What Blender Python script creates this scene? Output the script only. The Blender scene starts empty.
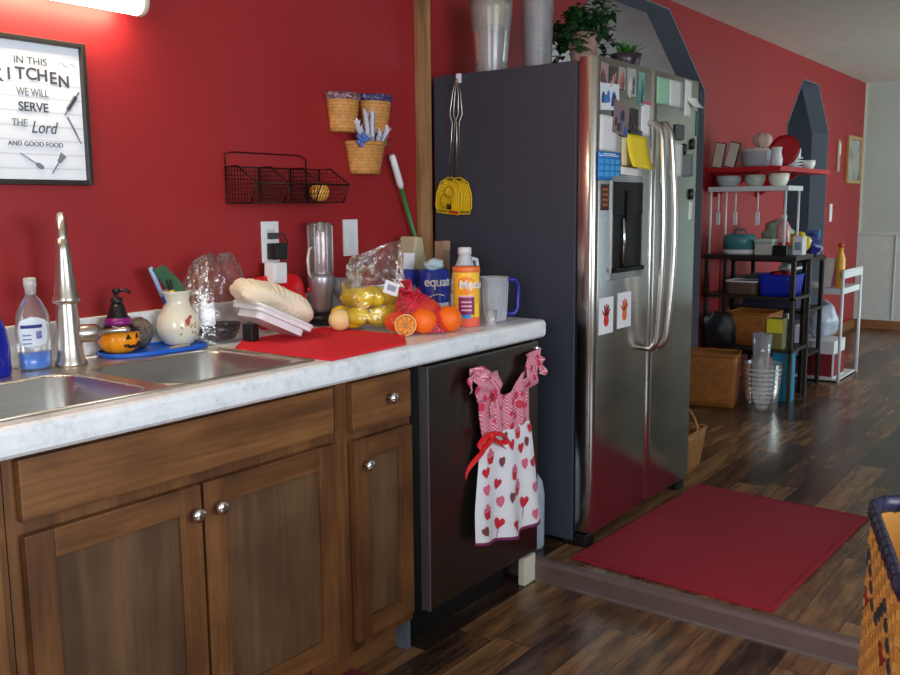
import bpy, bmesh, math, random
from mathutils import Vector, Matrix, Euler, noise
random.seed(7)
S = bpy.context.scene
C = S.collection
PI = math.pi

# ------------------------------------------------------------------ camera
F_PX = 910.18
yaw, pit, rol = math.radians(53.0), math.radians(8.198), math.radians(-0.536)
Fw = Vector((math.sin(yaw)*math.cos(pit), math.cos(yaw)*math.cos(pit), -math.sin(pit)))
Rt = Vector((math.cos(yaw), -math.sin(yaw), 0)); Up = Rt.cross(Fw)
R2 = Rt*math.cos(rol) + Up*math.sin(rol); U2 = -Rt*math.sin(rol) + Up*math.cos(rol)
cam = bpy.data.cameras.new('camera'); cam.sensor_width = 36; cam.lens = F_PX/900*36
cam.clip_start = 0.05; cam.clip_end = 100
co = bpy.data.objects.new('camera', cam); C.objects.link(co); S.camera = co
M = Matrix((R2, U2, -Fw)).transposed().to_4x4(); M.translation = Vector((-2.6578, -2.236, 1.3185))
co.matrix_world = M

# ------------------------------------------------------------------ exposure, world, window light
S.view_settings.view_transform = 'Standard'; S.view_settings.look = 'None'
S.view_settings.exposure = 0.12; S.view_settings.gamma = 1.0; S.view_settings.use_curve_mapping = False
W = bpy.data.worlds.new('world'); S.world = W; W.use_nodes = True
W.node_tree.nodes['Background'].inputs[0].default_value = (.62, .78, 1, 1)
W.node_tree.nodes['Background'].inputs[1].default_value = 1.6

def area(name, loc, rot, sx, sy, power, col, spread=0):
    l = bpy.data.lights.new(name, 'AREA'); l.shape = 'RECTANGLE'; l.size = sx; l.size_y = sy
    l.energy = power; l.color = col
    if spread: l.spread = spread
    o = bpy.data.objects.new(name, l); C.objects.link(o); o.location = loc; o.rotation_euler = rot
    return o
# daylight through the windows of the wall opposite the counter and at the far end; the last lamp is an added fill
area('window_daylight', (-1.9, -4.44, 1.45), (PI/2, 0, 0), 2.1, 1.2, 78, (.86, .93, 1))
area('patio_daylight', (5.2, -4.44, 1.25), (PI/2, 0, 0), 2.5, 1.9, 49, (.82, .97, .95), 1.9)
area('left_window_daylight', (-4.12, -2.2, 1.5), (0, -PI/2, 0), 1.3, 1.1, 30, (.95, .97, 1))
area('next_room_fill', (3.4, 2.7, 1.9), (-PI/2, 0, 0), 2.0, 0.8, 24, (.72, .84, 1))  # added fill lamp to brighten the room behind the arches, which has no window

# ------------------------------------------------------------------ materials
MT = {}
def newmat(name):
    m = bpy.data.materials.new(name); m.use_nodes = True
    nt = m.node_tree; b = nt.nodes['Principled BSDF']; MT[name] = m
    return m, nt, b
def srgb(r, g, b):
    f = lambda c: (c/255/12.92 if c/255 <= .04045 else ((c/255+.055)/1.055)**2.4)
    return (f(r), f(g), f(b), 1)
def coords(nt, scale=(1, 1, 1)):
    t = nt.nodes.new('ShaderNodeTexCoord'); mp = nt.nodes.new('ShaderNodeMapping')
    mp.inputs['Scale'].default_value = scale
    nt.links.new(t.outputs['Object'], mp.inputs[0]); return mp.outputs[0]
def nz(nt, vec, scale, detail=3, rough=.55):
    n = nt.nodes.new('ShaderNodeTexNoise'); n.inputs['Scale'].default_value = scale
    n.inputs['Detail'].default_value = detail; n.inputs['Roughness'].default_value = rough
    nt.links.new(vec, n.inputs['Vector']); return n.outputs['Fac']
def ramp(nt, fac, stops, interp='LINEAR'):
    r = nt.nodes.new('ShaderNodeValToRGB'); r.color_ramp.interpolation = interp
    e = r.color_ramp.elements
    while len(e) < len(stops): e.new(.5)
    for i, (p, c) in enumerate(stops): e[i].position = p; e[i].color = c
    nt.links.new(fac, r.inputs[0]); return r.outputs[0]
def bump(nt, b, h, strength=.2, dist=.002):
    bp = nt.nodes.new('ShaderNodeBump'); bp.inputs['Strength'].default_value = strength
    bp.inputs['Distance'].default_value = dist
    nt.links.new(h, bp.inputs['Height']); nt.links.new(bp.outputs[0], b.inputs['Normal'])
def flat(name, col, rough=.5, metal=0, var=.12, scale=14, bmp=0, spec=None, alpha=1, coat=0):
    m, nt, b = newmat(name)
    v = coords(nt); n = nz(nt, v, scale)
    lo = tuple(c*(1-var) for c in col[:3]) + (1,); hi = tuple(min(1, c*(1+var)) for c in col[:3]) + (1,)
    nt.links.new(ramp(nt, n, [(.3, lo), (.7, hi)]), b.inputs['Base Color'])
    b.inputs['Roughness'].default_value = rough; b.inputs['Metallic'].default_value = metal
    if spec is not None: b.inputs['Specular IOR Level'].default_value = spec
    if alpha < 1: b.inputs['Alpha'].default_value = alpha
    if coat: b.inputs['Coat Weight'].default_value = coat
    if bmp: bump(nt, b, nz(nt, v, scale*8), bmp)
    return m
def film(name, col, amount=.25, rough=.08, wrinkle=0, tint=(1, 1, 1, 1)):
    # thin clear plastic: see-through, a little milky, with a glossy sheen that grows at grazing angles
    m, nt, b = newmat(name); nt.nodes.remove(b)
    N = nt.nodes.new; K = nt.links.new
    tr = N('ShaderNodeBsdfTransparent'); tr.inputs[0].default_value = tint
    df = N('ShaderNodeBsdfDiffuse'); df.inputs[0].default_value = col
    gl = N('ShaderNodeBsdfGlossy'); gl.inputs['Color'].default_value = (1, 1, 1, 1); gl.inputs['Roughness'].default_value = rough
    v = coords(nt)
    n2 = nz(nt, v, 9, 2); ma = N('ShaderNodeMath'); ma.operation = 'MULTIPLY_ADD'; ma.use_clamp = True
    ma.inputs[1].default_value = amount; ma.inputs[2].default_value = amount*.5; K(n2, ma.inputs[0])
    m1 = N('ShaderNodeMixShader'); K(ma.outputs[0], m1.inputs[0]); K(tr.outputs[0], m1.inputs[1]); K(df.outputs[0], m1.inputs[2])
    fr = N('ShaderNodeFresnel'); fr.inputs[0].default_value = 1.5
    m2 = N('ShaderNodeMixShader'); mf = N('ShaderNodeMath'); mf.operation = 'MULTIPLY_ADD'; mf.use_clamp = True
    mf.inputs[1].default_value = .8; mf.inputs[2].default_value = .06 if wrinkle else .02
    if wrinkle:
        bp = N('ShaderNodeBump'); bp.inputs['Strength'].default_value = .7; bp.inputs['Distance'].default_value = .01
        K(nz(nt, v, wrinkle, 3, .6), bp.inputs['Height']); K(bp.outputs[0], gl.inputs['Normal']); K(bp.outputs[0], fr.inputs['Normal'])
    K(fr.outputs[0], mf.inputs[0]); K(mf.outputs[0], m2.inputs[0]); K(m1.outputs[0], m2.inputs[1]); K(gl.outputs[0], m2.inputs[2])
    K(m2.outputs[0], nt.nodes['Material Output'].inputs[0])
    return m
def wood(name, c0, c1, c2, axis, rough=.45, scale=1.0):
    m, nt, b = newmat(name)
    s = [9, 9, 9]; s[axis] = .9
    v = coords(nt, tuple(k*scale for k in s))
    s2 = [60, 60, 60]; s2[axis] = 2.5
    v2 = coords(nt, tuple(k*scale for k in s2))
    n1 = nz(nt, v, 1.6, 4, .6); n2 = nz(nt, v2, 1.5, 3, .7); n3 = nz(nt, coords(nt), 3.5, 3, .6)
    a = nt.nodes.new('ShaderNodeMath'); a.operation = 'MULTIPLY_ADD'; a.inputs[1].default_value = .45
    nt.links.new(n2, a.inputs[0]); nt.links.new(n1, a.inputs[2])
    a2 = nt.nodes.new('ShaderNodeMath'); a2.operation = 'MULTIPLY_ADD'; a2.inputs[1].default_value = .6
    nt.links.new(n3, a2.inputs[0]); nt.links.new(a.outputs[0], a2.inputs[2])
    a3 = nt.nodes.new('ShaderNodeMath'); a3.operation = 'MULTIPLY'; a3.inputs[1].default_value = .49; nt.links.new(a2.outputs[0], a3.inputs[0])
    nt.links.new(ramp(nt, a3.outputs[0], [(.40, c0), (.50, c1), (.60, c2)]), b.inputs['Base Color'])
    b.inputs['Roughness'].default_value = rough
    bump(nt, b, n2, .12, .001)
    return m
def weave(name, col, dark, su=40, sv=40, rough=.55, axes='cyl'):
    # basket weave: staggered rectangles following object position
    m, nt, b = newmat(name)
    t = nt.nodes.new('ShaderNodeTexCoord'); sp = nt.nodes.new('ShaderNodeSeparateXYZ'); nt.links.new(t.outputs['Object'], sp.inputs[0])
    cmb = nt.nodes.new('ShaderNodeCombineXYZ')
    ad = nt.nodes.new('ShaderNodeMath'); ad.operation = 'SUBTRACT'
    nt.links.new(sp.outputs[0], ad.inputs[0]); nt.links.new(sp.outputs[1], ad.inputs[1])
    nt.links.new(ad.outputs[0], cmb.inputs[0]); nt.links.new(sp.outputs[2], cmb.inputs[1])
    bt = nt.nodes.new('ShaderNodeTexBrick'); nt.links.new(cmb.outputs[0], bt.inputs[0])
    bt.inputs['Scale'].default_value = 1; bt.inputs['Brick Width'].default_value = 1/su; bt.inputs['Row Height'].default_value = 1/sv
    bt.inputs['Mortar Size'].default_value = .06/su; bt.inputs['Mortar Smooth'].default_value = .6
    bt.inputs['Color1'].default_value = col; bt.inputs['Color2'].default_value = tuple(c*.72 for c in col[:3]) + (1,)
    bt.inputs['Mortar'].default_value = dark
    nt.links.new(bt.outputs['Color'], b.inputs['Base Color']); b.inputs['Roughness'].default_value = rough
    inv = nt.nodes.new('ShaderNodeMath'); inv.operation = 'SUBTRACT'; inv.inputs[0].default_value = 1
    nt.links.new(bt.outputs['Fac'], inv.inputs[1]); bump(nt, b, inv.outputs[0], .6, .003)
    return m
def brushed(name, col, rough=.3, axis=2, metal=1.0, var=.1):
    m, nt, b = newmat(name)
    s = [160, 160, 160]; s[axis] = 1.2
    n = nz(nt, coords(nt, tuple(s)), 1, 2)
    lo = tuple(c*(1-var) for c in col[:3]) + (1,)
    nt.links.new(ramp(nt, n, [(.35, lo), (.65, col)]), b.inputs['Base Color'])
    b.inputs['Metallic'].default_value = metal; b.inputs['Roughness'].default_value = rough
    bump(nt, b, n, .05, .0005)
    return m
def planks(name):
    m, nt, b = newmat(name)
    t = nt.nodes.new('ShaderNodeTexCoord'); sp = nt.nodes.new('ShaderNodeSeparateXYZ'); nt.links.new(t.outputs['Object'], sp.inputs[0])
    def mth(op, a, c=None, cl=False):
        x = nt.nodes.new('ShaderNodeMath'); x.operation = op; x.use_clamp = cl
        for i, k in enumerate((a, c)):
            if k is None: continue
            if isinstance(k, (int, float)): x.inputs[i].default_value = k
            else: nt.links.new(k, x.inputs[i])
        return x.outputs[0]
    yw = mth('DIVIDE', sp.outputs[1], .125); row = mth('FLOOR', yw); fy = mth('FRACT', yw)
    wn = nt.nodes.new('ShaderNodeTexWhiteNoise'); wn.noise_dimensions = '1D'; nt.links.new(row, wn.inputs['W'])
    xo = mth('ADD', mth('DIVIDE', sp.outputs[0], .78), mth('MULTIPLY', wn.outputs[0], 7)); col = mth('FLOOR', xo); fx = mth('FRACT', xo)
    cb = nt.nodes.new('ShaderNodeCombineXYZ'); nt.links.new(row, cb.inputs[0]); nt.links.new(col, cb.inputs[1])
    w2 = nt.nodes.new('ShaderNodeTexWhiteNoise'); w2.noise_dimensions = '2D'; nt.links.new(cb.outputs[0], w2.inputs['Vector'])
    mp = nt.nodes.new('ShaderNodeMapping'); mp.inputs['Scale'].default_value = (2.2, 14, 1)
    va = nt.nodes.new('ShaderNodeVectorMath'); va.operation = 'ADD'
    cb2 = nt.nodes.new('ShaderNodeCombineXYZ'); nt.links.new(mth('MULTIPLY', w2.outputs[0], 9), cb2.inputs[0]); nt.links.new(mth('MULTIPLY', w2.outputs[0], 5), cb2.inputs[2])
    nt.links.new(t.outputs['Object'], mp.inputs[0]); nt.links.new(mp.outputs[0], va.inputs[0]); nt.links.new(cb2.outputs[0], va.inputs[1])
    g = nz(nt, va.outputs[0], 1.5, 5, .65)
    v = mth('ADD', mth('MULTIPLY', w2.outputs[0], .34), mth('MULTIPLY', g, .98))
    c = ramp(nt, v, [(.42, srgb(38, 27, 22)), (.58, srgb(72, 52, 40)), (.72, srgb(104, 74, 50)), (.90, srgb(146, 108, 72))])
    seam = mth('MAXIMUM', mth('LESS_THAN', fy, .02), mth('LESS_THAN', fx, .004))
    mx = nt.nodes.new('ShaderNodeMixRGB'); nt.links.new(seam, mx.inputs[0]); nt.links.new(c, mx.inputs[1]); mx.inputs[2].default_value = srgb(30, 22, 18)
    nt.links.new(mx.outputs[0], b.inputs['Base Color'])
    b.inputs['Roughness'].default_value = .27; b.inputs['Specular IOR Level'].default_value = .5
    bump(nt, b, g, .12, .002)
    return m

wall_red = flat('wall_red_paint', srgb(152, 30, 35), .45, var=.05, scale=2, bmp=.06)
arch_grey = flat('arch_grey_paint', srgb(112, 121, 134), .6, var=.05)
far_paint = flat('far_wall_paint', srgb(190, 203, 194), .7, var=.04, scale=2)
wains = flat('wainscot_paint', srgb(204, 216, 212), .6, var=.04)
ceil_m = flat('ceiling_paint', srgb(220, 220, 208), .9, var=.05, scale=6, bmp=.3)
white_wall = flat('white_wall_paint', srgb(196, 190, 180), .8, var=.04)
trim_wood = wood('trim_wood', srgb(120, 84, 52), srgb(160, 116, 76), srgb(184, 140, 96), 2)
base_wood = wood('baseboard_wood', srgb(120, 78, 50), srgb(140, 92, 60), srgb(150, 104, 70), 1)
floor_m = planks('plank_floor')
nose_m = flat('step_nosing_metal', srgb(112, 92, 88), .4, .25, var=.08)
edge_m = flat('step_edge_metal', srgb(185, 180, 178), .3, .9, var=.05)
cabV = wood('cabinet_wood_vertical', srgb(70, 41, 21), srgb(98, 61, 32), srgb(124, 82, 46), 2)
cabH = wood('cabinet_wood_horizontal', srgb(72, 43, 21), srgb(102, 64, 33), srgb(128, 86, 48), 0)
panelW = wood('cabinet_panel_wood', srgb(68, 47, 32), srgb(86, 61, 41), srgb(104, 77, 52), 2, scale=.7)
chrome = flat('chrome', (.85, .85, .88, 1), .12, 1, var=.02)
nickel = brushed('brushed_nickel', (.62, .58, .54, 1), .28, 2)
steel_sink = brushed('sink_steel', (.56, .56, .57, 1), .3, 0)
sink_rim = brushed('sink_rim_steel', (.72, .66, .55, 1), .32, 0)
steel_fr = brushed('fridge_steel', (.56, .55, .53, 1), .2, 0)
steel_dw = brushed('dishwasher_steel', (.17, .145, .13, 1), .3, 0)
fr_side = flat('fridge_side_coating', srgb(56, 60, 74), .5, var=.06, scale=60, bmp=.12)
black_pl = flat('black_plastic', srgb(20, 20, 22), .35, var=.1)
black_mt = flat('black_metal', srgb(30, 27, 26), .4, .3, var=.1)
white_pl = flat('white_plastic', srgb(226, 228, 232), .35, var=.03)
white_mt = flat('white_metal', srgb(225, 228, 232), .35, var=.03)
cream_m = flat('cream_board', srgb(214, 208, 190), .6, var=.05)
grey_pl = flat('grey_plastic', srgb(90, 98, 112), .6, var=.1)
paper = flat('paper', srgb(232, 234, 240), .7, var=.02)
wire_rd = flat('dark_red_wire', srgb(50, 12, 14), .35, .5, var=.1)
green_m = flat('green_plastic', srgb(20, 120, 60), .3, var=.1)

m, nt, b = newmat('laminate_worktop')
v = coords(nt); n1 = nz(nt, v, 9, 6, .7); n2 = nz(nt, v, 60, 3, .6)
a = nt.nodes.new('ShaderNodeMath'); a.operation = 'MULTIPLY_ADD'; a.inputs[1].default_value = .35
nt.links.new(n2, a.inputs[0]); nt.links.new(n1, a.inputs[2])
nt.links.new(ramp(nt, a.outputs[0], [(.46, srgb(196, 204, 210)), (.62, srgb(226, 231, 236)), (.85, srgb(240, 243, 246))]), b.inputs['Base Color'])
b.inputs['Roughness'].default_value = .28; laminate = m

m, nt, b = newmat('lamp_diffuser')
b.inputs['Base Color'].default_value = (1, .95, .85, 1); b.inputs['Emission Color'].default_value = (1, .80, .52, 1)
b.inputs['Emission Strength'].default_value = 22; lampm = m

# ------------------------------------------------------------------ mesh helpers
class G:
    def __init__(s): s.bm = bmesh.new()
    def _mark(s, n0, mi, smooth):
        s.bm.faces.ensure_lookup_table()
        for f in s.bm.faces[n0:]: f.material_index = mi; f.smooth = smooth
    def box(s, x0, x1, y0, y1, z0, z1, mi=0, bev=0, rot=None, piv=None):
        n0 = len(s.bm.faces)
        r = bmesh.ops.create_cube(s.bm, size=1)
        c = Vector(((x0+x1)/2, (y0+y1)/2, (z0+z1)/2))
        for v in r['verts']:
            v.co = Vector((v.co.x*(x1-x0), v.co.y*(y1-y0), v.co.z*(z1-z0)))
            v.co += c
        if bev:
            es = list({e for v in r['verts'] for e in v.link_edges})
            rr = bmesh.ops.bevel(s.bm, geom=es, offset=bev, segments=2, affect='EDGES', profile=.6)
            vs = rr['verts'] + [v for v in r['verts'] if v.is_valid]
        else: vs = r['verts']
        if rot:
            E_ = Euler(rot).to_matrix(); p = Vector(piv) if piv else c
            s.bm.faces.ensure_lookup_table()
            for v in {v for f in s.bm.faces[n0:] for v in f.verts}: v.co = E_ @ (v.co-p) + p
        s._mark(n0, mi, False); return s
    def ring(s, c, u, w, r, n, ru=None):
        return [s.bm.verts.new(Vector(c) + (u*math.cos(2*PI*i/n)*r + w*math.sin(2*PI*i/n)*(ru or r))) for i in range(n)]
    def tube(s, pts, r, n=8, mi=0, closed=False, smooth=True, caps=True):
        n0 = len(s.bm.faces); pts = [Vector(p) for p in pts]; rs = r if isinstance(r, (list, tuple)) else [r]*len(pts)
        L = len(pts); rings = []; pu = None
        for i, p in enumerate(pts):
            if closed: d = pts[(i+1) % L] - pts[i-1]
            else: d = pts[min(i+1, L-1)] - pts[max(i-1, 0)]
            d.normalize()
            if pu is None:
                pu = d.orthogonal().normalized()
            u = (pu - d*pu.dot(d))
            u = u.normalized() if u.length > 1e-6 else d.orthogonal().normalized()
            pu = u; w = d.cross(u); rings.append(s.ring(p, u, w, rs[i], n))
        for i in range(L if closed else L-1):
            A, B = rings[i], rings[(i+1) % L]
            for k in range(n): s.bm.faces.new((A[k], A[(k+1) % n], B[(k+1) % n], B[k]))
        if not closed and caps:
            s.bm.faces.new(list(reversed(rings[0]))); s.bm.faces.new(rings[-1])
        s._mark(n0, mi, smooth); return s
    def lathe(s, prof, c=(0, 0, 0), n=28, mi=0, sx=1, sy=1, smooth=True, caps=True, wob=None, rot=None):
        # prof: (r, z) from bottom to top
        n0 = len(s.bm.faces); c = Vector(c); rings = []; E_ = Euler(rot).to_matrix() if rot else None
        for r, z in prof:
            rg = []
            for i in range(n):
                a = 2*PI*i/n; rr = r*(wob(a, z) if wob else 1)
                p = Vector((math.cos(a)*rr*sx, math.sin(a)*rr*sy, z))
                if E_: p = E_ @ p
                rg.append(s.bm.verts.new(c+p))
            rings.append(rg)
        for A, B in zip(rings, rings[1:]):
            for k in range(n): s.bm.faces.new((A[k], A[(k+1) % n], B[(k+1) % n], B[k]))
        if caps:
            if prof[0][0] > 1e-5: s.bm.faces.new(list(reversed(rings[0])))
            if prof[-1][0] > 1e-5: s.bm.faces.new(rings[-1])
        s._mark(n0, mi, smooth); return s
    def sph(s, c, r, n=20, mi=0, wob=None):
        n0 = len(s.bm.faces); r = r if isinstance(r, (tuple, list)) else (r, r, r)
        q = bmesh.ops.create_uvsphere(s.bm, u_segments=n, v_segments=max(8, n*2//3), radius=1)
        for v in q['verts']:
            k = wob(v.co) if wob else 1
            v.co = Vector((v.co.x*r[0]*k, v.co.y*r[1]*k, v.co.z*r[2]*k)) + Vector(c)
        s._mark(n0, mi, True); return s
    def prism(s, pts, ax, lo, hi, mi=0, smooth=False):
        # pts: 2D outline; ax: axis extruded (0,1,2)
        n0 = len(s.bm.faces)
        def P(a, b_, t):
            return {0: (t, a, b_), 1: (a, t, b_), 2: (a, b_, t)}[ax]
        A = [s.bm.verts.new(P(a, b_, lo)) for a, b_ in pts]; B = [s.bm.verts.new(P(a, b_, hi)) for a, b_ in pts]
        s.bm.faces.new(A); s.bm.faces.new(list(reversed(B))); n = len(pts)
        for k in range(n): s.bm.faces.new((A[k], B[k], B[(k+1) % n], A[(k+1) % n]))
        s._mark(n0, mi, smooth); return s
    def grid(s, f, nu, nv, mi=0, smooth=True, closed_u=False):
        n0 = len(s.bm.faces)
        V = [[s.bm.verts.new(f(i/(nu if closed_u else nu-1), j/(nv-1))) for i in range(nu)] for j in range(nv)]
        for j in range(nv-1):
            for i in range(nu if closed_u else nu-1):
                s.bm.faces.new((V[j][i], V[j][(i+1) % nu], V[j+1][(i+1) % nu], V[j+1][i]))
        s._mark(n0, mi, smooth); return s
    def build(s, name, mats, parent=None, loc=None, rot=None, label=None, solid=0, bev=0, sub=0, world=False):
        bmesh.ops.recalc_face_normals(s.bm, faces=s.bm.faces)
        me = bpy.data.meshes.new(name)
        if world and parent is not None:
            p = parent; off = Vector()
            while p: off += p.location; p = p.parent
            for v in s.bm.verts: v.co -= off
        s.bm.to_mesh(me); s.bm.free()
        for m_ in (mats if isinstance(mats, (list, tuple)) else [mats]): me.materials.append(m_)
        o = bpy.data.objects.new(name, me); C.objects.link(o)
        if parent: o.parent = parent
        if loc: o.location = loc
        if rot: o.rotation_euler = rot
        if label: o['label'] = label
        if solid:
            md = o.modifiers.new('thickness', 'SOLIDIFY'); md.thickness = solid; md.offset = 0
        if bev:
            md = o.modifiers.new('bevel', 'BEVEL'); md.width = bev; md.segments = 2; md.limit_method = 'ANGLE'; md.angle_limit = .7
        if sub:
            md = o.modifiers.new('sub', 'SUBSURF'); md.levels = sub; md.render_levels = sub
        return o
def tag(o, label, cat, group=None, kind=None):
    o['label'] = label; o['category'] = cat
    if group: o['group'] = group
    if kind: o['kind'] = kind
    return o
def T(name, label, cat, loc, rz=0, group=None, rot=None):
    o = bpy.data.objects.new(name, None); C.objects.link(o); o.location = loc
    o.rotation_euler = rot if rot else (0, 0, rz); o.empty_display_size = .05
    return tag(o, label, cat, group)
def st(o): o['kind'] = 'structure'; return o
def copy_tree(o, parent=None):
    c = o.copy(); C.objects.link(c); c.parent = parent
    for ch in [k for k in bpy.data.objects if k.parent == o]: copy_tree(ch, c)
    return c
def text(body, size, name, m_, parent, loc, rot, ax=1, extrude=.0006, align='CENTER', shear=0, offset=0):
    cu = bpy.data.curves.new(name, 'FONT'); cu.body = body; cu.size = size; cu.extrude = extrude
    cu.align_x = align; cu.align_y = 'CENTER'; cu.shear = shear; cu.offset = offset
    o = bpy.data.objects.new(name, cu); C.objects.link(o)
    bpy.context.view_layer.update()
    dg = bpy.context.evaluated_depsgraph_get()
    me = bpy.data.meshes.new_from_object(o.evaluated_get(dg))
    bpy.data.objects.remove(o); bpy.data.curves.remove(cu)
    o = bpy.data.objects.new(name, me); C.objects.link(o)
    me.materials.clear(); me.materials.append(m_)
    o.parent = parent; o.location = loc; o.rotation_euler = rot; o.scale = (ax, 1, 1)
    return o

ST = .073          # height of the step up to the next room's floor
CT = .932          # worktop height
H = 2.47
# ------------------------------------------------------------------ the room
st(G().box(-4.2, 0.0, -4.6, .13, -.12, 0).build('floor', floor_m))
st(G().box(0.0, 7.3, -4.6, 2.9, -.12, ST).build('floor_upper', floor_m))
g = G().prism([(-.018, .001), (-.018, ST-.012), (-.014, ST+.001), (-.006, ST+.005), (.016, ST+.005), (.022, ST+.0005), (.0, ST+.0005), (-.0005, .001)], 1, -4.58, -.003)
g.prism([(-.026, .0005), (-.026, .005), (-.018, .008), (-.018, .0005)], 1, -4.58, -.003, mi=1)
st(g.build('trim_1', [nose_m, edge_m]))
st(G().box(-4.2, 7.3, -4.6, 2.9, H, H+.1).build('ceiling', ceil_m))
g = G(); g.box(-4.2, 1.05, 0, .13, -.1, H)
g.prism([(1.05, 2.02), (1.62, 2.42), (2.41, 2.42), (2.98, 2.02), (2.98, H), (1.05, H)], 1, 0, .13)
g.box(2.98, 4.66, 0, .13, -.1, H)
g.prism([(4.66, 1.93), (5.03, 2.3), (5.46, 2.3), (5.83, 1.93), (5.83, H), (4.66, H)], 1, 0, .13)
g.box(5.83, 7.1, 0, .13, -.1, H)
st(g.build('wall_back', wall_red))
def arch_lining(name, pts):
    # grey painted lining of an arched opening, a thin band following the opening
    g = G(); t = .006; cx = sum(p[0] for p in pts)/len(pts); 
    inner = [(x + (t if x < cx else -t), z - (t if z > 1 else 0)) for x, z in pts]
    ring = pts + inner[::-1]
    g.prism(ring, 1, -.004, .134)
    return st(g.build(name, arch_grey))
arch_lining('trim_2', [(1.05, ST), (1.05, 2.02), (1.62, 2.42), (2.41, 2.42), (2.98, 2.02), (2.98, ST)])
arch_lining('trim_3', [(4.66, ST), (4.66, 1.93), (5.03, 2.3), (5.46, 2.3), (5.83, 1.93), (5.83, ST)])
st(G().box(7.1, 7.25, -4.6, .13, -.1, H).build('wall_right', far_paint))
g = G().box(7.08, 7.1, -4.6, 0, .16, 1.0); g.box(7.065, 7.1, -4.6, 0, 1.0, 1.03, bev=.004)
for k in range(12): g.box(7.072, 7.082, -.35-k*.35, -.36-k*.35, .17, 1.0)
st(g.build('trim_4', wains))
st(G().box(7.07, 7.1, -4.6, -.0, ST, .16, bev=.004).build('baseboard_right', base_wood))
st(G().box(7.085, 7.1, -.012, 0.0, .16, H).build('trim_5', cream_m))
st(G().box(5.84, 7.07, -.014, 0, ST, .16, bev=.003).build('baseboard_back', base_wood))
st(G().box(.10, .172, -.026, 0, .073, H, bev=.004).build('trim_6', trim_wood))
# other room seen through the arches
st(G().box(0, 7.3, 2.8, 2.9, -.1, H).build('wall_next_room', arch_grey))
st(G().box(0, .1, .13, 2.8, -.1, H).build('wall_next_room_left', arch_grey))
st(G().box(7.1, 7.25, .13, 2.8, -.1, H).build('wall_next_room_right', arch_grey))
g = G().box(-4.3, -4.2, -4.6, -2.9, -.1, H); g.box(-4.3, -4.2, -1.5, .13, -.1, H); g.box(-4.3, -4.2, -2.9, -1.5, -.1, .85); g.box(-4.3, -4.2, -2.9, -1.5, 2.15, H)
st(g.build('wall_left', white_wall))
g = G().box(-4.28, -4.19, -2.9, -2.84, .85, 2.15); g.box(-4.28, -4.19, -1.56, -1.5, .85, 2.15); g.box(-4.28, -4.19, -2.84, -1.56, .85, .91); g.box(-4.28, -4.19, -2.84, -1.56, 2.09, 2.15)
o = st(g.build('window_3', white_pl)); G().box(-4.245, -4.24, -2.84, -1.56, .91, 2.09).build('pane', film('pane_glass_left', (1, 1, 1, 1), .04, .02), o)
# front wall with two window openings
g = G()
for x0, x1, z0, z1 in ((-4.2, -3.0, -.1, H), (-3.0, -.8, -.1, .8), (-3.0, -.8, 2.1, H), (-.8, 3.9, -.1, H), (3.9, 6.5, 2.25, H), (3.9, 6.5, -.1, .25), (6.5, 7.1, -.1, H)):
    g.box(x0, x1, -4.6, -4.5, z0, z1)
st(g.build('wall_front', white_wall))
for i, (x0, x1, z0, z1) in enumerate(((-3.0, -.8, .8, 2.1), (3.9, 6.5, .25, 2.25))):
    g = G(); w = .06
    g.box(x0, x0+w, -4.58, -4.49, z0, z1); g.box(x1-w, x1, -4.58, -4.49, z0, z1)
    g.box(x0, x1, -4.58, -4.49, z0, z0+w); g.box(x0, x1, -4.58, -4.49, z1-w, z1)
    g.box((x0+x1)/2-.03, (x0+x1)/2+.03, -4.57, -4.5, z0, z1)
    o = st(g.build('window_%d' % (i+1), white_pl))
    G().box(x0+w, x1-w, -4.545, -4.54, z0+w, z1-w).build('pane', film('pane_glass_%d' % i, (1, 1, 1, 1), .04, .02), o)

# ------------------------------------------------------------------ base cabinets
def shaker(g, x0, x1, z0, z1, y=-.622, w=.058, t=.02):
    g.box(x0, x0+w, y, y+t, z0, z1, 0, .002); g.box(x1-w, x1, y, y+t, z0, z1, 0, .002)
    g.box(x0+w, x1-w, y, y+t, z1-w, z1, 1, .002); g.box(x0+w, x1-w, y, y+t, z0, z0+w, 1, .002)
def door(parent, x0, x1, z0, z1, knobx, knobz, y=-.622):
    g = G(); shaker(g, x0, x1, z0, z1, y); d = g.build('door', [cabV, cabH], parent, world=True)
    G().box(x0+.056, x1-.056, y+.009, y+.018, z0+.056, z1-.056).build('panel', panelW, d, world=True)
    if knobx is not None: knob(d, knobx, y, knobz)
def knob(par, x, y, z):
    g = G(); g.lathe([(.007, 0), (.006, .012), (.009, .017), (.0155, .021), (.0165, .026), (.013, .031), (.005, .033)], (x, y, z), 18, rot=(PI/2, 0, 0))
    return g.build('knob', chrome, par, world=True)
def carcass(t, x0, x1):
    g = G()
    g.box(x0, x1, -.598, -.58, .105, .87, 0)  # face frame
    g.box(x0, x0+.018, -.58, -.02, .105, .87); g.box(x1-.018, x1, -.58, -.02, .105, .87)
    g.box(x0, x1, -.58, -.02, .105, .123); g.box(x0, x1, -.03, -.02, .12, .87)
    g.build('body', [cabV, cabH], t, world=True)
    G().box(x0, x1, -.53, -.515, 0, .105).build('toe_kick', cabH, t, world=True)
t = T('base_cabinet', 'wide brown wooden sink cabinet with two doors under the double sink', 'cabinet', (-1.42, -.3, 0))
carcass(t, -1.86, -.99)
g = G().box(-1.838, -1.012, -.62, -.599, .742, .862, 1, .003); g.build('false_drawer_front', [cabV, cabH], t, world=True)
door(t, -1.838, -1.437, .14, .715, -1.462, .655); door(t, -1.429, -1.012, .14, .715, -1.398, .655)
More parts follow.
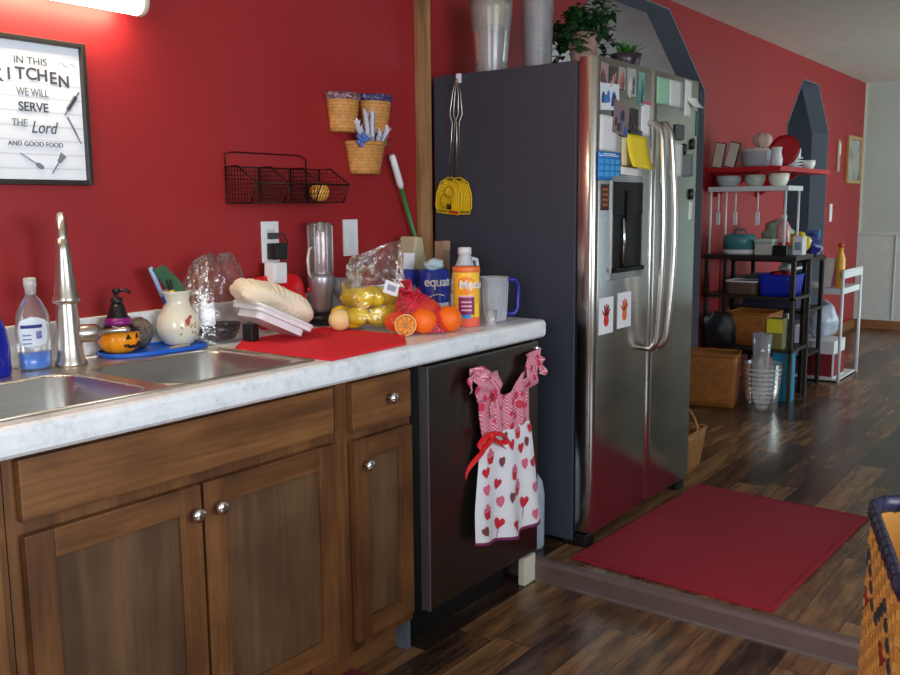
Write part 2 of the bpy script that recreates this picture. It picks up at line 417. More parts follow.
t = T('base_cabinet', 'narrow brown wooden cabinet with one drawer and one door beside the dishwasher', 'cabinet', (-.84, -.3, 0))
carcass(t, -.988, -.682)
g = G().box(-.942, -.70, -.62, -.599, .728, .862, 1, .003); dr = g.build('drawer', [cabV, cabH], t, world=True); knob(dr, -.80, -.62, .80)
door(t, -.942, -.70, .14, .705, -.905, .635)
t = T('base_cabinet', 'brown wooden cabinet at the left edge, left of the sink cabinet', 'cabinet', (-2.2, -.3, 0))
carcass(t, -2.6, -1.862)
G().box(-2.58, -1.885, -.62, -.599, .742, .862, 1, .003).build('drawer', [cabV, cabH], t, world=True)
door(t, -2.58, -1.885, .14, .715, None, 0)
# end panel right of the dishwasher
t = T('end_panel', 'dark end panel with cream foot block right of the dishwasher', 'panel', (-.01, -.3, 0))
G().box(-.014, -.002, -.60, -.02, 0, .87).build('panel', flat('dark_panel', srgb(60, 56, 52), .5), t, world=True)
G().box(-.088, -.0145, -.615, -.59, 0, .1, bev=.002).build('foot_block', cream_m, t, world=True)

# worktop with sink cut-out
SX0, SX1, SY0, SY1 = -1.925, -1.045, -.585, -.065
g = G(); z0, z1 = .872, CT
prof = [(-.6, z0), (-.63, z0), (-.638, z0+.008), (-.64, z0+.02), (-.64, z1-.014), (-.636, z1-.005), (-.626, z1), (-.6, z1)]
g.prism([(y, z) for y, z in prof], 0, -2.7, .005, smooth=False)
g.box(-2.7, .005, SY1-.0, -.001, z0, z1); g.box(-2.7, SX0+.02, -.6, SY1, z0, z1); g.box(SX1-.02, .005, -.6, SY1, z0, z1)
g.box(SX0+.02, SX1-.02, -.6, SY0+.01, z0, z1)
wt = g.build('worktop', laminate); tag(wt, 'pale marbled laminate worktop running the length of the red wall', 'worktop')
G().box(-2.7, .005, -.022, -.001, CT+.0005, 1.034, bev=.004).build('backsplash', laminate, wt)

# sink
t = T('kitchen_sink', 'stainless steel double bowl sink set into the pale worktop', 'sink', (-1.48, -.33, CT))
def bowl(g, x0, x1, y0, y1, depth, r=.055):
    def outline(x0, x1, y0, y1, r, z, k=6):
        P = []
        for cx, cy, a0 in ((x1-r, y1-r, 0), (x0+r, y1-r, PI/2), (x0+r, y0+r, PI), (x1-r, y0+r, 1.5*PI)):
            for i in range(k+1):
                a = a0 + PI/2*i/k; P.append(Vector((cx+r*math.cos(a), cy+r*math.sin(a), z)))
        return P
    L = [outline(x0-.008, x1+.008, y0-.008, y1+.008, r+.008, CT+.003), outline(x0, x1, y0, y1, r, CT-.004), outline(x0+.004, x1-.004, y0+.004, y1-.004, r, CT-depth+.04),
         outline(x0+.015, x1-.015, y0+.015, y1-.015, r, CT-depth+.012), outline(x0+.04, x1-.04, y0+.04, y1-.04, r*.8, CT-depth)]
    V = [[g.bm.verts.new(p) for p in l] for l in L]; n = len(V[0])
    for A, B in zip(V, V[1:]):
        for k in range(n): g.bm.faces.new((A[k], A[(k+1) % n], B[(k+1) % n], B[k]))
    g.bm.faces.new(V[-1])
    for f in g.bm.faces: f.smooth = True
BL = (-1.895, -1.505, -.565, -.215); BR = (-1.455, -1.075, -.565, -.215)
for bb in (BL, BR):
    g = G(); bowl(g, bb[0], bb[1], bb[2], bb[3], .17)
    bo = g.build('bowl', steel_sink, t, world=True, solid=.0015)
    G().lathe([(.038, 0), (.04, .002), (.03, .003), (.012, .001), (.012, .0)], ((bb[0]+bb[1])/2, (bb[2]+bb[3])/2, CT-.17+.001), 20).build('drain', chrome, bo, world=True)
g = G(); zt = CT+.003; zb = CT+.0006
for x0, x1, y0, y1 in ((SX0, BL[0]-.004, SY0, SY1), (BL[1]+.004, BR[0]-.004, BL[2]-.004, BL[3]+.004), (BR[1]+.004, SX1, SY0, SY1), (BL[0]-.004, BR[1]+.004, BL[3]+.004, SY1), (BL[0]-.004, BR[1]+.004, SY0, BL[2]-.004)):
    g.box(x0, x1, y0, y1, zb, zt)
for bb in (BL, BR):  # corner fillets
    r = .059
    for sx, sy in ((0, 0), (1, 0), (0, 1), (1, 1)):
        X = bb[1]+.004 if sx else bb[0]-.004; Y = bb[3]+.004 if sy else bb[2]-.004
        dx = -1 if sx else 1; dy = -1 if sy else 1
        pts = [(X, Y)] + [(X+dx*(r-r*math.sin(a*PI/12)), Y+dy*(r-r*math.cos(a*PI/12))) for a in range(7)]
        g.prism(pts, 2, zb, zt)
g.tube([(SX0, SY0, zt), (SX1, SY0, zt), (SX1, SY1, zt), (SX0, SY1, zt)], .0035, 6, closed=True)
g.build('rim', sink_rim, t, world=True)

# faucet: high arc, spray head hanging towards the viewer
t = T('faucet', 'tall brushed nickel arched faucet with pull-down head behind the sink', 'faucet', (-1.435, -.125, CT+.003))
g = G().lathe([(.040, 0), (.040, .006), (.034, .016), (.030, .06), (.0265, .14), (.0235, .19), (.018, .21)], (0, 0, 0))
g.build('base', nickel, t)
d = Vector((-.50, -.866, 0))
pts = [Vector((0, 0, .19))]
for k in range(0, 13):
    a = PI*k/12; pts.append(Vector((0, 0, .305)) + d*(.062-.062*math.cos(a)) + Vector((0, 0, .062*math.sin(a))))
G().tube(pts, .0125, 14).build('spout', nickel, t)
hb = d*.124
g = G().lathe([(.024, .165), (.031, .17), (.031, .178), (.027, .185), (.021, .24), (.0155, .29), (.014, .318)], (hb.x, hb.y, 0)); 
g.build('spray_head', nickel, t)
g = G().lathe([(.021, .02), (.023, .03), (.023, .062), (.02, .072), (.010, .080), (.0065, .09), (.006, .13), (.0085, .137), (.009, .15), (.005, .154)], (0, 0, .075), 18, rot=(math.radians(90), 0, math.radians(78)))
g.build('handle', nickel, t)

# dishwasher
t = T('dishwasher', 'dark stainless dishwasher under the worktop with a dress-shaped towel on its front', 'dishwasher', (-.33, -.3, 0))
G().box(-.668, -.02, -.575, -.03, .1, .868).build('tub', black_pl, t, world=True)
g = G().box(-.634, -.022, -.628, -.578, .118, .862, 0, .006); dd = g.build('door', steel_dw, t, world=True)
G().box(-.6385, -.6335, -.631, -.58, .118, .862).build('door_edge', edge_m, t, world=True)
G().box(-.68, -.6405, -.6, -.578, .1, .868).build('side_filler', flat('matt_black', srgb(12, 11, 12), .8, spec=.2), t, world=True)
G().box(-.665, -.105, -.545, -.53, .0, .117).build('kick_plate', black_pl, t, world=True)
G().box(-.682, -.666, -.575, -.53, 0, .104).build('foot', grey_pl, t, world=True)

# ------------------------------------------------------------------ refrigerator
FX, FW, FY, FT = .1786, .9175, -.729, 1.822
t = T('refrigerator', 'stainless side-by-side refrigerator with dark sides, covered in magnets and papers', 'refrigerator', (FX+FW/2, -.37, ST))
G().box(FX, FX+FW, FY+.075, -.03, ST+.02, FT-.012, bev=.004).build('body', fr_side, t, world=True)
def fdoor(x0, x1):
    # door slab with rounded vertical edges
    P = []; r = .028; yb = FY+.068
    P.append((x0, yb))
    for i in range(7): a = PI + PI/2*i/6; P.append((x0+r+r*math.cos(a), FY+r+r*math.sin(a)))
    for i in range(7): a = 1.5*PI + PI/2*i/6; P.append((x1-r+r*math.cos(a), FY+r+r*math.sin(a)))
    P.append((x1, yb))
    g = G().prism(P, 2, ST+.06, FT); 
    for f in g.bm.faces: f.smooth = len(f.verts) == 4
    return g.build('door', steel_fr, t, world=True, bev=.003)
SEAM = .641
dl = fdoor(FX+.002, SEAM-.003); drr = fdoor(SEAM+.003, FX+FW-.002)
G().box(FX+.006, FX+FW-.006, FY+.066, FY+.078, ST+.06, FT-.015).build('gasket', black_pl, t, world=True)
G().box(FX+.02, FX+FW-.02, FY+.06, FY+.1, ST+.015, ST+.056).build('base_grille', black_pl, t, world=True)
for x in (FX+.03, FX+FW-.05): G().box(x-.025, x+.04, FY+.02, FY+.12, ST, ST+.05, bev=.008).build('foot', black_pl, t, world=True)
for x, par in ((SEAM-.045, dl), (SEAM+.045, drr)):
    pts = [(x, FY+.01, 1.62), (x, FY-.03, 1.622), (x, FY-.05, 1.59)]
    for k in range(9):
        q = k/8; pts.append((x + (-.006 if par is dl else .012)*math.sin(PI*q), FY-.055-.016*math.sin(PI*q), 1.56-q*.74))
    pts += [(x, FY-.05, .79), (x, FY-.03, .765), (x, FY+.01, .767)]
    G().tube(pts, .0125, 12).build('handle', nickel, par, world=True)
# dispenser
g = G().box(.29, .562, FY-.006, FY+.004, 1.05, 1.075, 0, .002); g.box(.298, .306, FY-.006, FY+.004, 1.075, 1.42); g.box(.546, .554, FY-.006, FY+.004, 1.075, 1.42); g.box(.306, .546, FY-.006, FY+.004, 1.40, 1.42)
dp = g.build('dispenser', brushed('dark_nickel', (.34, .34, .35, 1), .35, 2), dl, world=True)
g = G().box(.306, .546, FY-.003, FY-.001, 1.075, 1.28); g.box(.306, .546, FY-.008, FY-.001, 1.28, 1.40, 0, .002); g.box(.40, .45, FY-.016, FY-.008, 1.26, 1.37, 0, .004); g.box(.31, .54, FY-.022, FY-.001, 1.076, 1.092, 0, .003)
g.build('dispenser_recess', flat('dark_recess', srgb(14, 15, 18), .5, spec=.2), dp, world=True)
g = G().tube([(.385, FY-.006, 1.09), (.385, FY-.012, 1.2), (.385, FY-.007, 1.27)], .006, 8)
g.build('dispenser_lever', chrome, dp, world=True)

# things held on the refrigerator doors
mm_cache = {}
def colmat(c, rough=.6, key=''):
    k = (c, rough)
    if k not in mm_cache: mm_cache[k] = flat('tint_%d_%d_%d' % c, srgb(*c), rough, var=.05)
    return mm_cache[k]
YD = FY-.0012
def sheet(name, label, x0, x1, z0, z1, c, cat='paper', th=.0012, tilt=0, y=YD, curl=0, group=None):
    cx, cz = (x0+x1)/2, (z0+z1)/2
    def f(u, v): return Vector(((u-.5)*(x1-x0), -curl*(1-v)**2, (v-.5)*(z1-z0)))
    g = G().grid(f, 5, 9)
    o = g.build(name, colmat(c), loc=(cx, y, cz), rot=(0, tilt, 0), solid=th)
    return tag(o, label, cat, group)
def photo(name, label, x0, x1, z0, z1, seed, tilt=0, y=YD, cols=None, cat='photo'):
    random.seed(seed)
    o = T(name, label, cat, ((x0+x1)/2, y, (z0+z1)/2), rot=(0, tilt, 0))
    w, h = (x1-x0)/2, (z1-z0)/2
    G().box(-w, w, -.0008, .0004, -h, h).build('print', colmat(cols[0] if cols else (205, 205, 210)), o)
    g = G(); mats = [colmat(c) for c in (cols[1:] if cols else ((60, 80, 130), (110, 60, 50), (50, 50, 56)))]
    for k in range(6):
        x = random.uniform(-w*.7, w*.7); z = random.uniform(-h*.7, h*.3); ww = w*random.uniform(.15, .3); hh = h*random.uniform(.25, .5)
        g.prism([(x-ww, z-hh), (x+ww, z-hh), (x+ww*.7, z+hh*.5), (x, z+hh), (x-ww*.7, z+hh*.5)], 1, -.0014-k*.0001, -.0009, mi=k % len(mats))
    g.build('picture', mats, o); return o
photo('group_photo', 'small photo of people with red tops, top left on the freezer door', .205, .262, 1.715, 1.80, 1, .04, cols=((150, 130, 130), (150, 50, 60), (70, 50, 50)))
photo('portrait_photo', 'small portrait photo with a red shirt, second along the top of the freezer door', .27, .33, 1.725, 1.795, 2, -.06, cols=((70, 60, 60), (150, 60, 70), (190, 150, 140)))
photo('portrait_photo', 'small pink toned portrait photo, third along the top of the freezer door', .34, .395, 1.725, 1.80, 3, .05, cols=((160, 150, 140), (170, 70, 80), (90, 70, 60)))
photo('portrait_photo', 'small grey photo of a face, fourth along the top of the freezer door', .41, .48, 1.705, 1.805, 4, -.03, cols=((160, 165, 160), (70, 70, 74), (200, 195, 185)))
photo('narrow_photo', 'narrow teal photo beside the freezer door seam near the top', .50, .55, 1.68, 1.80, 5, .02, cols=((120, 160, 150), (30, 120, 130), (50, 90, 90)))
photo('family_photo', 'photo with blue figures on white, left on the freezer door', .205, .345, 1.645, 1.735, 6, -.05, y=YD-.001, cols=((215, 220, 228), (50, 120, 190), (60, 60, 110)))
photo('family_photo', 'tilted photo of dark haired people in the middle of the freezer door', .30, .42, 1.565, 1.68, 7, .12, y=YD-.0026, cols=((130, 110, 110), (70, 40, 30), (60, 90, 150)))
photo('dark_photo', 'dark photo to the right of the tilted photo on the freezer door', .425, .505, 1.56, 1.665, 8, .03, cols=((50, 46, 48), (90, 60, 56), (30, 30, 34)))
sheet('note_pad', 'white lined note sheet above the blue calendar on the freezer door', .205, .345, 1.505, 1.625, (222, 220, 222), y=YD-.0005, tilt=.02)
pn = sheet('price_list', 'white narrow list with pink heading by the freezer door seam', .53, .612, 1.575, 1.70, (225, 225, 228), tilt=.03)
G().box(-.041, .041, -.0016, -.0007, .05, .0625).build('heading', colmat((190, 90, 110)), pn)
o = sheet('calendar_card', 'blue printed calendar card on the freezer door above the dispenser', .192, .365, 1.405, 1.502, (30, 120, 200), y=YD-.0015)
g = G()
for r in range(3):
    for c in range(4):
        x = -.062+c*.041; z = -.036+r*.022; g.box(x-.015, x+.015, -.0016, -.0008, z, z+.015)
g.build('boxes', colmat((70, 165, 225)), o)
g = G().box(-.07, .07, -.0016, -.0008, .034, .037); g.box(-.045, .045, -.0016, -.0008, .040, .043)
g.tube([(-.078, -.0012, .042), (-.07, -.0012, .030), (-.062, -.0012, .042)], .0012, 5); g.build('lettering', colmat((230, 240, 250)), o)
sheet('sticky_note', 'yellow sheet curling out from a black clip on the freezer door', .405, .585, 1.45, 1.572, (236, 208, 40), tilt=.05, curl=.03, y=YD-.002)
o = sheet('envelope', 'cream envelope behind the yellow sheet on the freezer door', .375, .46, 1.46, 1.56, (220, 205, 160), tilt=-.03)
o = G().box(.42, .52, YD-.012, YD-.003, 1.572, 1.588, bev=.003).build('magnet_clip', black_pl); tag(o, 'black magnetic clip above the yellow sheet on the freezer door', 'clip')
sheet('grey_card', 'pale grey card at the top of the freezer handle', .535, .615, 1.53, 1.575, (150, 165, 185), y=YD-.0004)
sheet('white_strip', 'white paper strip along the top of the dispenser', .36, .55, 1.425, 1.452, (225, 225, 225), tilt=.03, y=YD-.0004)
o = sheet('warning_sticker', 'small dark brown sticker with orange lines left of the dispenser', .222, .282, 1.30, 1.39, (70, 44, 34), 'sticker')
g = G()
for k in range(4): g.box(-.02, .02, -.0016, -.0007, -.03+k*.018, -.023+k*.018)
g.build('print_lines', colmat((180, 90, 40)), o)
# handprint magnets
def hand(name, label, x, z, c, c2):
    o = T(name, label, 'magnet', (x, YD, z))
    G().box(-.055, .055, -.001, .0005, -.066, .066, bev=.0004).build('card', paper, o)
    g = G(); g.sph((0, -.001, -.018), (.021, .0012, .022), 14)
    for k, (a, l) in enumerate(((-.75, .036), (-.3, .046), (0, .05), (.28, .046), (.62, .036))):
        b0 = Vector((math.sin(a)*.016, -.0014, -.012+math.cos(a)*.014)); b1 = b0 + Vector((math.sin(a)*l*.8, 0, math.cos(a)*l*.8))
        g.tube([b0, b1], [.0055, .0042], 6, mi=1 if k % 2 else 0)
    for v in g.bm.verts: v.co.y = max(-.0022, min(-.001, v.co.y))
    g.build('handprint', [colmat(c), colmat(c2)], o)
hand('handprint_magnet', 'white card with a red and black child handprint below the dispenser', .273, .925, (205, 50, 40), (60, 40, 50))
hand('handprint_magnet', 'white card with an orange handprint, right one below the dispenser', .418, .932, (225, 110, 60), (215, 80, 50))
# right door
def rsheet(*a, **k): return sheet(*a, **k)
sheet('flyer', 'pale green and white flyer at the top left of the right fridge door', .66, .79, 1.70, 1.80, (150, 195, 165))
sheet('flyer', 'pale grey white flyer overlapping the green one at the top of the fridge door', .775, .90, 1.70, 1.80, (205, 212, 208), y=YD-.001)
sheet('notice', 'tall white notice near the right edge of the fridge door top', .93, 1.0, 1.67, 1.815, (222, 226, 222), tilt=.03)
sheet('notice', 'folded bright white paper sticking out near the fridge door right edge', .955, 1.06, 1.71, 1.75, (240, 244, 240), curl=.03, y=YD-.001)
sheet('bookmark', 'narrow green and white strip at the right edge of the fridge door', 1.055, 1.078, 1.60, 1.70, (60, 110, 90))
o = G().box(.84, .92, YD-.008, YD, 1.575, 1.635, bev=.003).build('magnet_clip', colmat((80, 84, 84))); tag(o, 'grey square magnetic clip on the right fridge door', 'clip')
sheet('letter', 'white letter hanging crooked on the right fridge door', .80, .92, 1.43, 1.56, (220, 224, 222), tilt=.07, y=YD-.001)
sheet('notice', 'grey folded notice under the round black magnets on the fridge door', .92, 1.03, 1.43, 1.52, (110, 116, 118), tilt=-.06)
for x, z, l in ((1.02, 1.565, 'upper round black magnet at the right edge of the fridge door'), (1.02, 1.36, 'lower round black magnet at the right edge of the fridge door'), (.935, 1.54, 'small black magnet beside the crooked letter on the fridge door')):
    o = G().lathe([(.022, 0), (.024, .004), (.02, .009), (.006, .01)], (0, 0, 0), 16, sx=.7 if z < 1.55 else .6, rot=(PI/2, 0, 0)).build('magnet', black_pl, loc=(x, YD, z)); tag(o, l, 'magnet')
sheet('note', 'small white note below the lower round magnet on the fridge door', 1.0, 1.04, 1.25, 1.33, (225, 230, 228), tilt=.05)
sheet('bookmark', 'long dark green strip on the right fridge door beside the handle', .845, .885, 1.24, 1.36, (90, 110, 104), tilt=.02)

# items on top of the refrigerator
def tumbler(label, x, y, r0, r1, h, rim):
    t = T('plastic_vase', label, 'container', (x, y, FT-.012), group=None)
    G().lathe([(r0*.97, .004), (r0, .0), (r0*1.0, .01), (r0*1.02, h*.3), (r1*.98, h*.85), (r1, h), (r1-.003, h), (r1*.95, h*.85), (r0*.96, .012)], (0, 0, 0), 32, caps=False).build('cup', film('frosted_%s' % label[:4], (.50, .50, .53, 1), .34, .2), t)
    if rim: G().lathe([(r1*.88, h*.66), (r1*.92, h*.86), (r1*.94, h*.985), (.001, h*.985)], (0, 0, 0), 32).build('contents', colmat((214, 190, 70)), t)
    G().lathe([(.001, 0), (r0*.96, 0), (r0*.96, .0035), (.001, .004)], (0, 0, 0), 24).build('bottom', white_pl, t)
tumbler('tall clear plastic container with yellow contents at the rim, on the refrigerator', .30, -.215, .062, .083, .275, True)
tumbler('tall clear straight plastic container right of the yellow-rimmed one', .545, -.27, .058, .066, .34, False)
leafm = flat('leaf_green', srgb(40, 78, 38), .45, var=.5, scale=20)
def leaf(g, p, d, l, w, mi=0, droop=.3):
    d = Vector(d).normalized(); s = d.cross(Vector((0, 0, 1)));
    s = s.normalized() if s.length > .01 else Vector((1, 0, 0))
    up = s.cross(d)
    p = Vector(p); A = []
    for q, ww in ((0, .1), (.35, 1), (.7, .7), (1, .03)):
        c = p + d*l*q - Vector((0, 0, droop*l*q*q)); A.append((g.bm.verts.new(c - s*w*ww*.5 + up*.15*w*ww), g.bm.verts.new(c - up*0), g.bm.verts.new(c + s*w*ww*.5 + up*.15*w*ww)))
    n0 = len(g.bm.faces)
    for a, b_ in zip(A, A[1:]):
        g.bm.faces.new((a[0], a[1], b_[1], b_[0])); g.bm.faces.new((a[1], a[2], b_[2], b_[1]))
    g._mark(n0, mi, True)
t = T('potted_plant', 'bushy green houseplant in a pinkish pot on the refrigerator', 'plant', (.76, -.36, FT-.0115))
G().lathe([(.042, 0), (.046, .01), (.058, .17), (.062, .175), (.062, .2), (.056, .2), (.052, .18), (.001, .178)], (0, 0, 0)).build('pot', colmat((176, 140, 128)), t)
g = G(); random.seed(3)
stems = G()
for k in range(80):
    a = random.uniform(0, 2*PI); e = random.uniform(-.15, 1.2); L = random.uniform(.08, .2)
    d0 = Vector((math.cos(a)*math.cos(e), math.sin(a)*math.cos(e), math.sin(e)))
    p0 = Vector((0, 0, .18)); p1 = p0 + d0*L*.5 + Vector((0, 0, .02)); p2 = p0 + d0*L - Vector((0, 0, .05*(1-math.sin(e))))
    stems.tube([p0, p1, p2], .0014, 4)
    for q in range(8):
        pp = p1.lerp(p2, random.random()); leaf(g, pp, (random.uniform(-1, 1), random.uniform(-1, 1), random.uniform(-.4, .6)), random.uniform(.03, .055), random.uniform(.022, .038))
stems.build('stems', flat('stem_green', srgb(70, 80, 46), .6), t); g.build('foliage', leafm, t)
t = T('potted_plant', 'small spiky green plant in a dark bowl at the refrigerator front edge', 'plant', (.71, -.575, FT-.0115))
G().lathe([(.035, 0), (.042, .01), (.054, .06), (.062, .09), (.057, .091), (.046, .075), (.001, .073)], (0, 0, 0), sx=1.1).build('bowl', colmat((52, 40, 50), .3), t)
g = G(); random.seed(5)
for k in range(34):
    a = random.uniform(0, 2*PI); e = random.uniform(.5, 1.35)
    leaf(g, (random.uniform(-.02, .02), random.uniform(-.02, .02), .08), (math.cos(a)*math.cos(e), math.sin(a)*math.cos(e), math.sin(e)), random.uniform(.055, .09), .014, droop=.12)
g.build('foliage', flat('bright_leaf', srgb(60, 130, 50), .45, var=.3), t)

# swatters on the refrigerator side, hanging from a hook
XS = FX-.002
o = G().box(XS-.012, XS+.002, -.165, -.147, 1.775, 1.81, bev=.003).build('wall_hook', white_pl); tag(o, 'small white adhesive hook at the top of the refrigerator side', 'hook')
ye = flat('yellow_plastic_mesh', srgb(222, 186, 20), .4, var=.1)
def swatter(label, dy, dx, tilt):
    t = T('fly_swatter', label, 'fly swatter', (XS-.012-dx, -.156, 1.79), rot=(tilt, 0, 0))
    g = G()
    g.tube([(0, -.006, -.38), (0, -.006, -.16), (0, -.02, -.13), (0, -.013, -.05), (0, 0, 0), (0, .013, -.05), (0, .02, -.13), (0, .006, -.16), (0, .006, -.38)], .0018, 6)
    g.build('wire_handle', nickel, t)
    g = G(); P = [(-.012, -.365), (-.045, -.385), (-.06, -.43), (-.06, -.475), (-.05, -.50), (.05, -.50), (.06, -.475), (.06, -.43), (.045, -.385), (.012, -.365)]
    g.tube([(0, a, b_) for a, b_ in P], .0028, 6, closed=True)
    for k in range(-6, 7):
        a = k*.009; g.tube([(0, a*.5, -.372), (0, a, -.43), (0, a, -.50)], .0011, 4)
    for k in range(9): z = -.39-k*.0135; g.tube([(0, -.056 if k > 2 else -.04, z), (0, .056 if k > 2 else .04, z)], .0011, 4)
    g.prism([(-.052, -.40), (-.02, -.376), (.02, -.376), (.052, -.40), (.056, -.49), (-.056, -.49)], 0, .0005, .0015)
    g.build('paddle', ye, t)
    return t
swatter('yellow fly swatter with wire handle, nearer the refrigerator side and hanging straight', 0, .0, .0)
s2 = swatter('yellow fly swatter with red and black printed figure, hanging tilted over the other one', 0, .008, .09)
g = G(); 
for cy, cz, r in ((-.0, -.42, .022), (.012, -.455, .026)): g.tube([(-.003, cy+r*math.cos(a*PI/8), cz+r*math.sin(a*PI/8)) for a in range(16)], .0015, 4, closed=True)
g.build('printed_rings', colmat((150, 110, 20)), s2)
g = G().box(-.004, -.002, -.015, .005, -.485, -.465); g.build('dark_print', black_pl, s2)
g = G().box(-.004, -.002, -.05, -.015, -.499, -.488); g.build('red_print', colmat((190, 40, 30)), s2)

# pale jug standing in the gap between dishwasher and refrigerator
t = T('plastic_jug', 'pale translucent plastic jug in the gap between dishwasher and refrigerator', 'jug', (.088, -.50, ST))
G().lathe([(.05, 0), (.055, .01), (.056, .2), (.05, .25), (.03, .29), (.02, .3), (.02, .315)], (0, 0, 0), 24, sy=1.5).build('body', flat('jug_plastic', srgb(190, 205, 225), .35, alpha=.8), t)
G().lathe([(.022, .315), (.022, .335), (.018, .338)], (0, 0, 0)).build('cap', white_pl, t)

# ------------------------------------------------------------------ wall things above the worktop
t = T('wall_light', 'glowing tube light fixture on the red wall above the framed sign', 'lamp', (-1.5, 0, 1.87))
g = G().box(-1.95, -1.155, -.055, -.0, 1.855, 1.93, bev=.01); g.build('housing', white_pl, t, world=True)
g = G().tube([(-1.94, -.075, 1.86), (-1.15, -.075, 1.86)], .034, 20); g.build('diffuser', lampm, t, world=True)
G().tube([(-1.15, -.075, 1.86), (-1.135, -.075, 1.86)], .036, 20).build('end_cap', cream_m, t, world=True)
# framed sign
PX1, PZ0, PZ1 = -1.275, 1.382, 1.742; PX0 = -1.565
t = T('framed_sign', 'black framed white sign with kitchen verse and utensil drawings', 'sign', ((PX0+PX1)/2, 0, (PZ0+PZ1)/2))
g = G(); w = .013
g.box(PX0, PX0+w, -.024, -.001, PZ0, PZ1, 0, .002); g.box(PX1-w, PX1, -.024, -.001, PZ0, PZ1, 0, .002)
g.box(PX0+w, PX1-w, -.024, -.001, PZ0, PZ0+w, 0, .002); g.box(PX0+w, PX1-w, -.024, -.001, PZ1-w, PZ1, 0, .002)
g.build('frame', flat('dark_frame', srgb(38, 36, 34), .4), t, world=True)
m, nt, b = newmat('sign_board')
v = coords(nt, (1, 1, 1)); wv = nt.nodes.new('ShaderNodeTexWave'); wv.bands_direction = 'Z'; wv.inputs['Scale'].default_value = 9; wv.inputs['Distortion'].default_value = .3
nt.links.new(v, wv.inputs[0]); nt.links.new(ramp(nt, wv.outputs['Fac'], [(0, srgb(205, 212, 224)), (.06, srgb(228, 234, 244)), (1, srgb(232, 238, 248))]), b.inputs['Base Color']); b.inputs['Roughness'].default_value = .5
G().box(PX0+w, PX1-w, -.010, -.002, PZ0+w, PZ1-w).build('board', m, t, world=True)
ink = flat('grey_ink', srgb(72, 74, 84), .6); ink2 = flat('light_ink', srgb(120, 124, 134), .6)
cx = -1.412 - (PX0+PX1)/2; cz = (PZ0+PZ1)/2
R_ = (PI/2, 0, 0)
def tx(s_, x, z, size, mm=ink, ax=1, off=0, shear=0): return text(s_, size, 'lettering', mm, t, (x-(PX0+PX1)/2, -.0115, z-cz), R_, ax, offset=off, shear=shear)
# lettering sits about the middle of the board
mx_ = (PX0+PX1)/2 + .0
tx('IN THIS', mx_, 1.684, .026, off=-.0002)
for i, ch in enumerate('KITCHEN'):
    q = i-3; tx(ch, mx_+q*.0285, 1.650-q*q*.0012+.002, .041, off=.0008)
tx('WE WILL', mx_, 1.608, .028, ink2, .72)
tx('SERVE', mx_, 1.572, .031, ax=.95, off=.0004)
tx('THE', mx_-.040, 1.532, .027, ink2, .8, shear=.15); tx('Lord', mx_+.022, 1.523, .043, ink, .8, shear=.35)
tx('AND GOOD FOOD', mx_, 1.482, .0165, ink)
def utensil(x, z, a, kind, l=.062):
    ca, sa = math.cos(a), math.sin(a); g = G(); Y0, Y1 = -.0122, -.0102
    def rot(P): return [(x+p*ca-q*sa, z+p*sa+q*ca) for p, q in P]
    if kind == 'pin':
        g.prism(rot([(-l*.35, -.006), (l*.35, -.006), (l*.35, .006), (-l*.35, .006)]), 1, Y0, Y1); g.prism(rot([(-l*.6, -.002), (l*.6, -.002), (l*.6, .002), (-l*.6, .002)]), 1, Y0, Y1)
    elif kind == 'spatula':
        g.prism(rot([(-l*.5, -.0014), (l*.1, -.0014), (l*.1, .0014), (-l*.5, .0014)]), 1, Y0, Y1); g.prism(rot([(l*.1, -.005), (l*.5, -.009), (l*.52, .009), (l*.1, .005)]), 1, Y0, Y1)
    elif kind == 'spoon':
        g.prism(rot([(-l*.6, -.0012), (l*.2, -.0012), (l*.2, .0012), (-l*.6, .0012)]), 1, Y0, Y1); g.prism(rot([(l*.35+l*.2*math.cos(k*PI/6), .006*math.sin(k*PI/6)) for k in range(12)]), 1, Y0, Y1)
    else:
        g.prism(rot([(-l*.6, -.002), (0, -.002), (l*.6, -.0008), (l*.6, .001), (0, .003), (-l*.6, .002)]), 1, Y0, Y1)
    g.build('utensil_drawing', ink2, t, world=True)
utensil(-1.316, 1.590, .95, 'pin'); utensil(-1.314, 1.522, -1.1, 'knife'); utensil(-1.366, 1.435, .95, 'spatula', .058); utensil(-1.432, 1.440, -.55, 'spoon', .06)
utensil(-1.55, 1.585, 2.2, 'pin'); utensil(-1.55, 1.52, 1.1, 'knife')
for sx in (-1, 1):
    g = G(); g.tube([(mx_+sx*(.075+k*.004), -.0112, 1.684+.005*math.sin(k*.9)) for k in range(12)], .0007, 4); g.build('flourish', ink2, t, world=True)

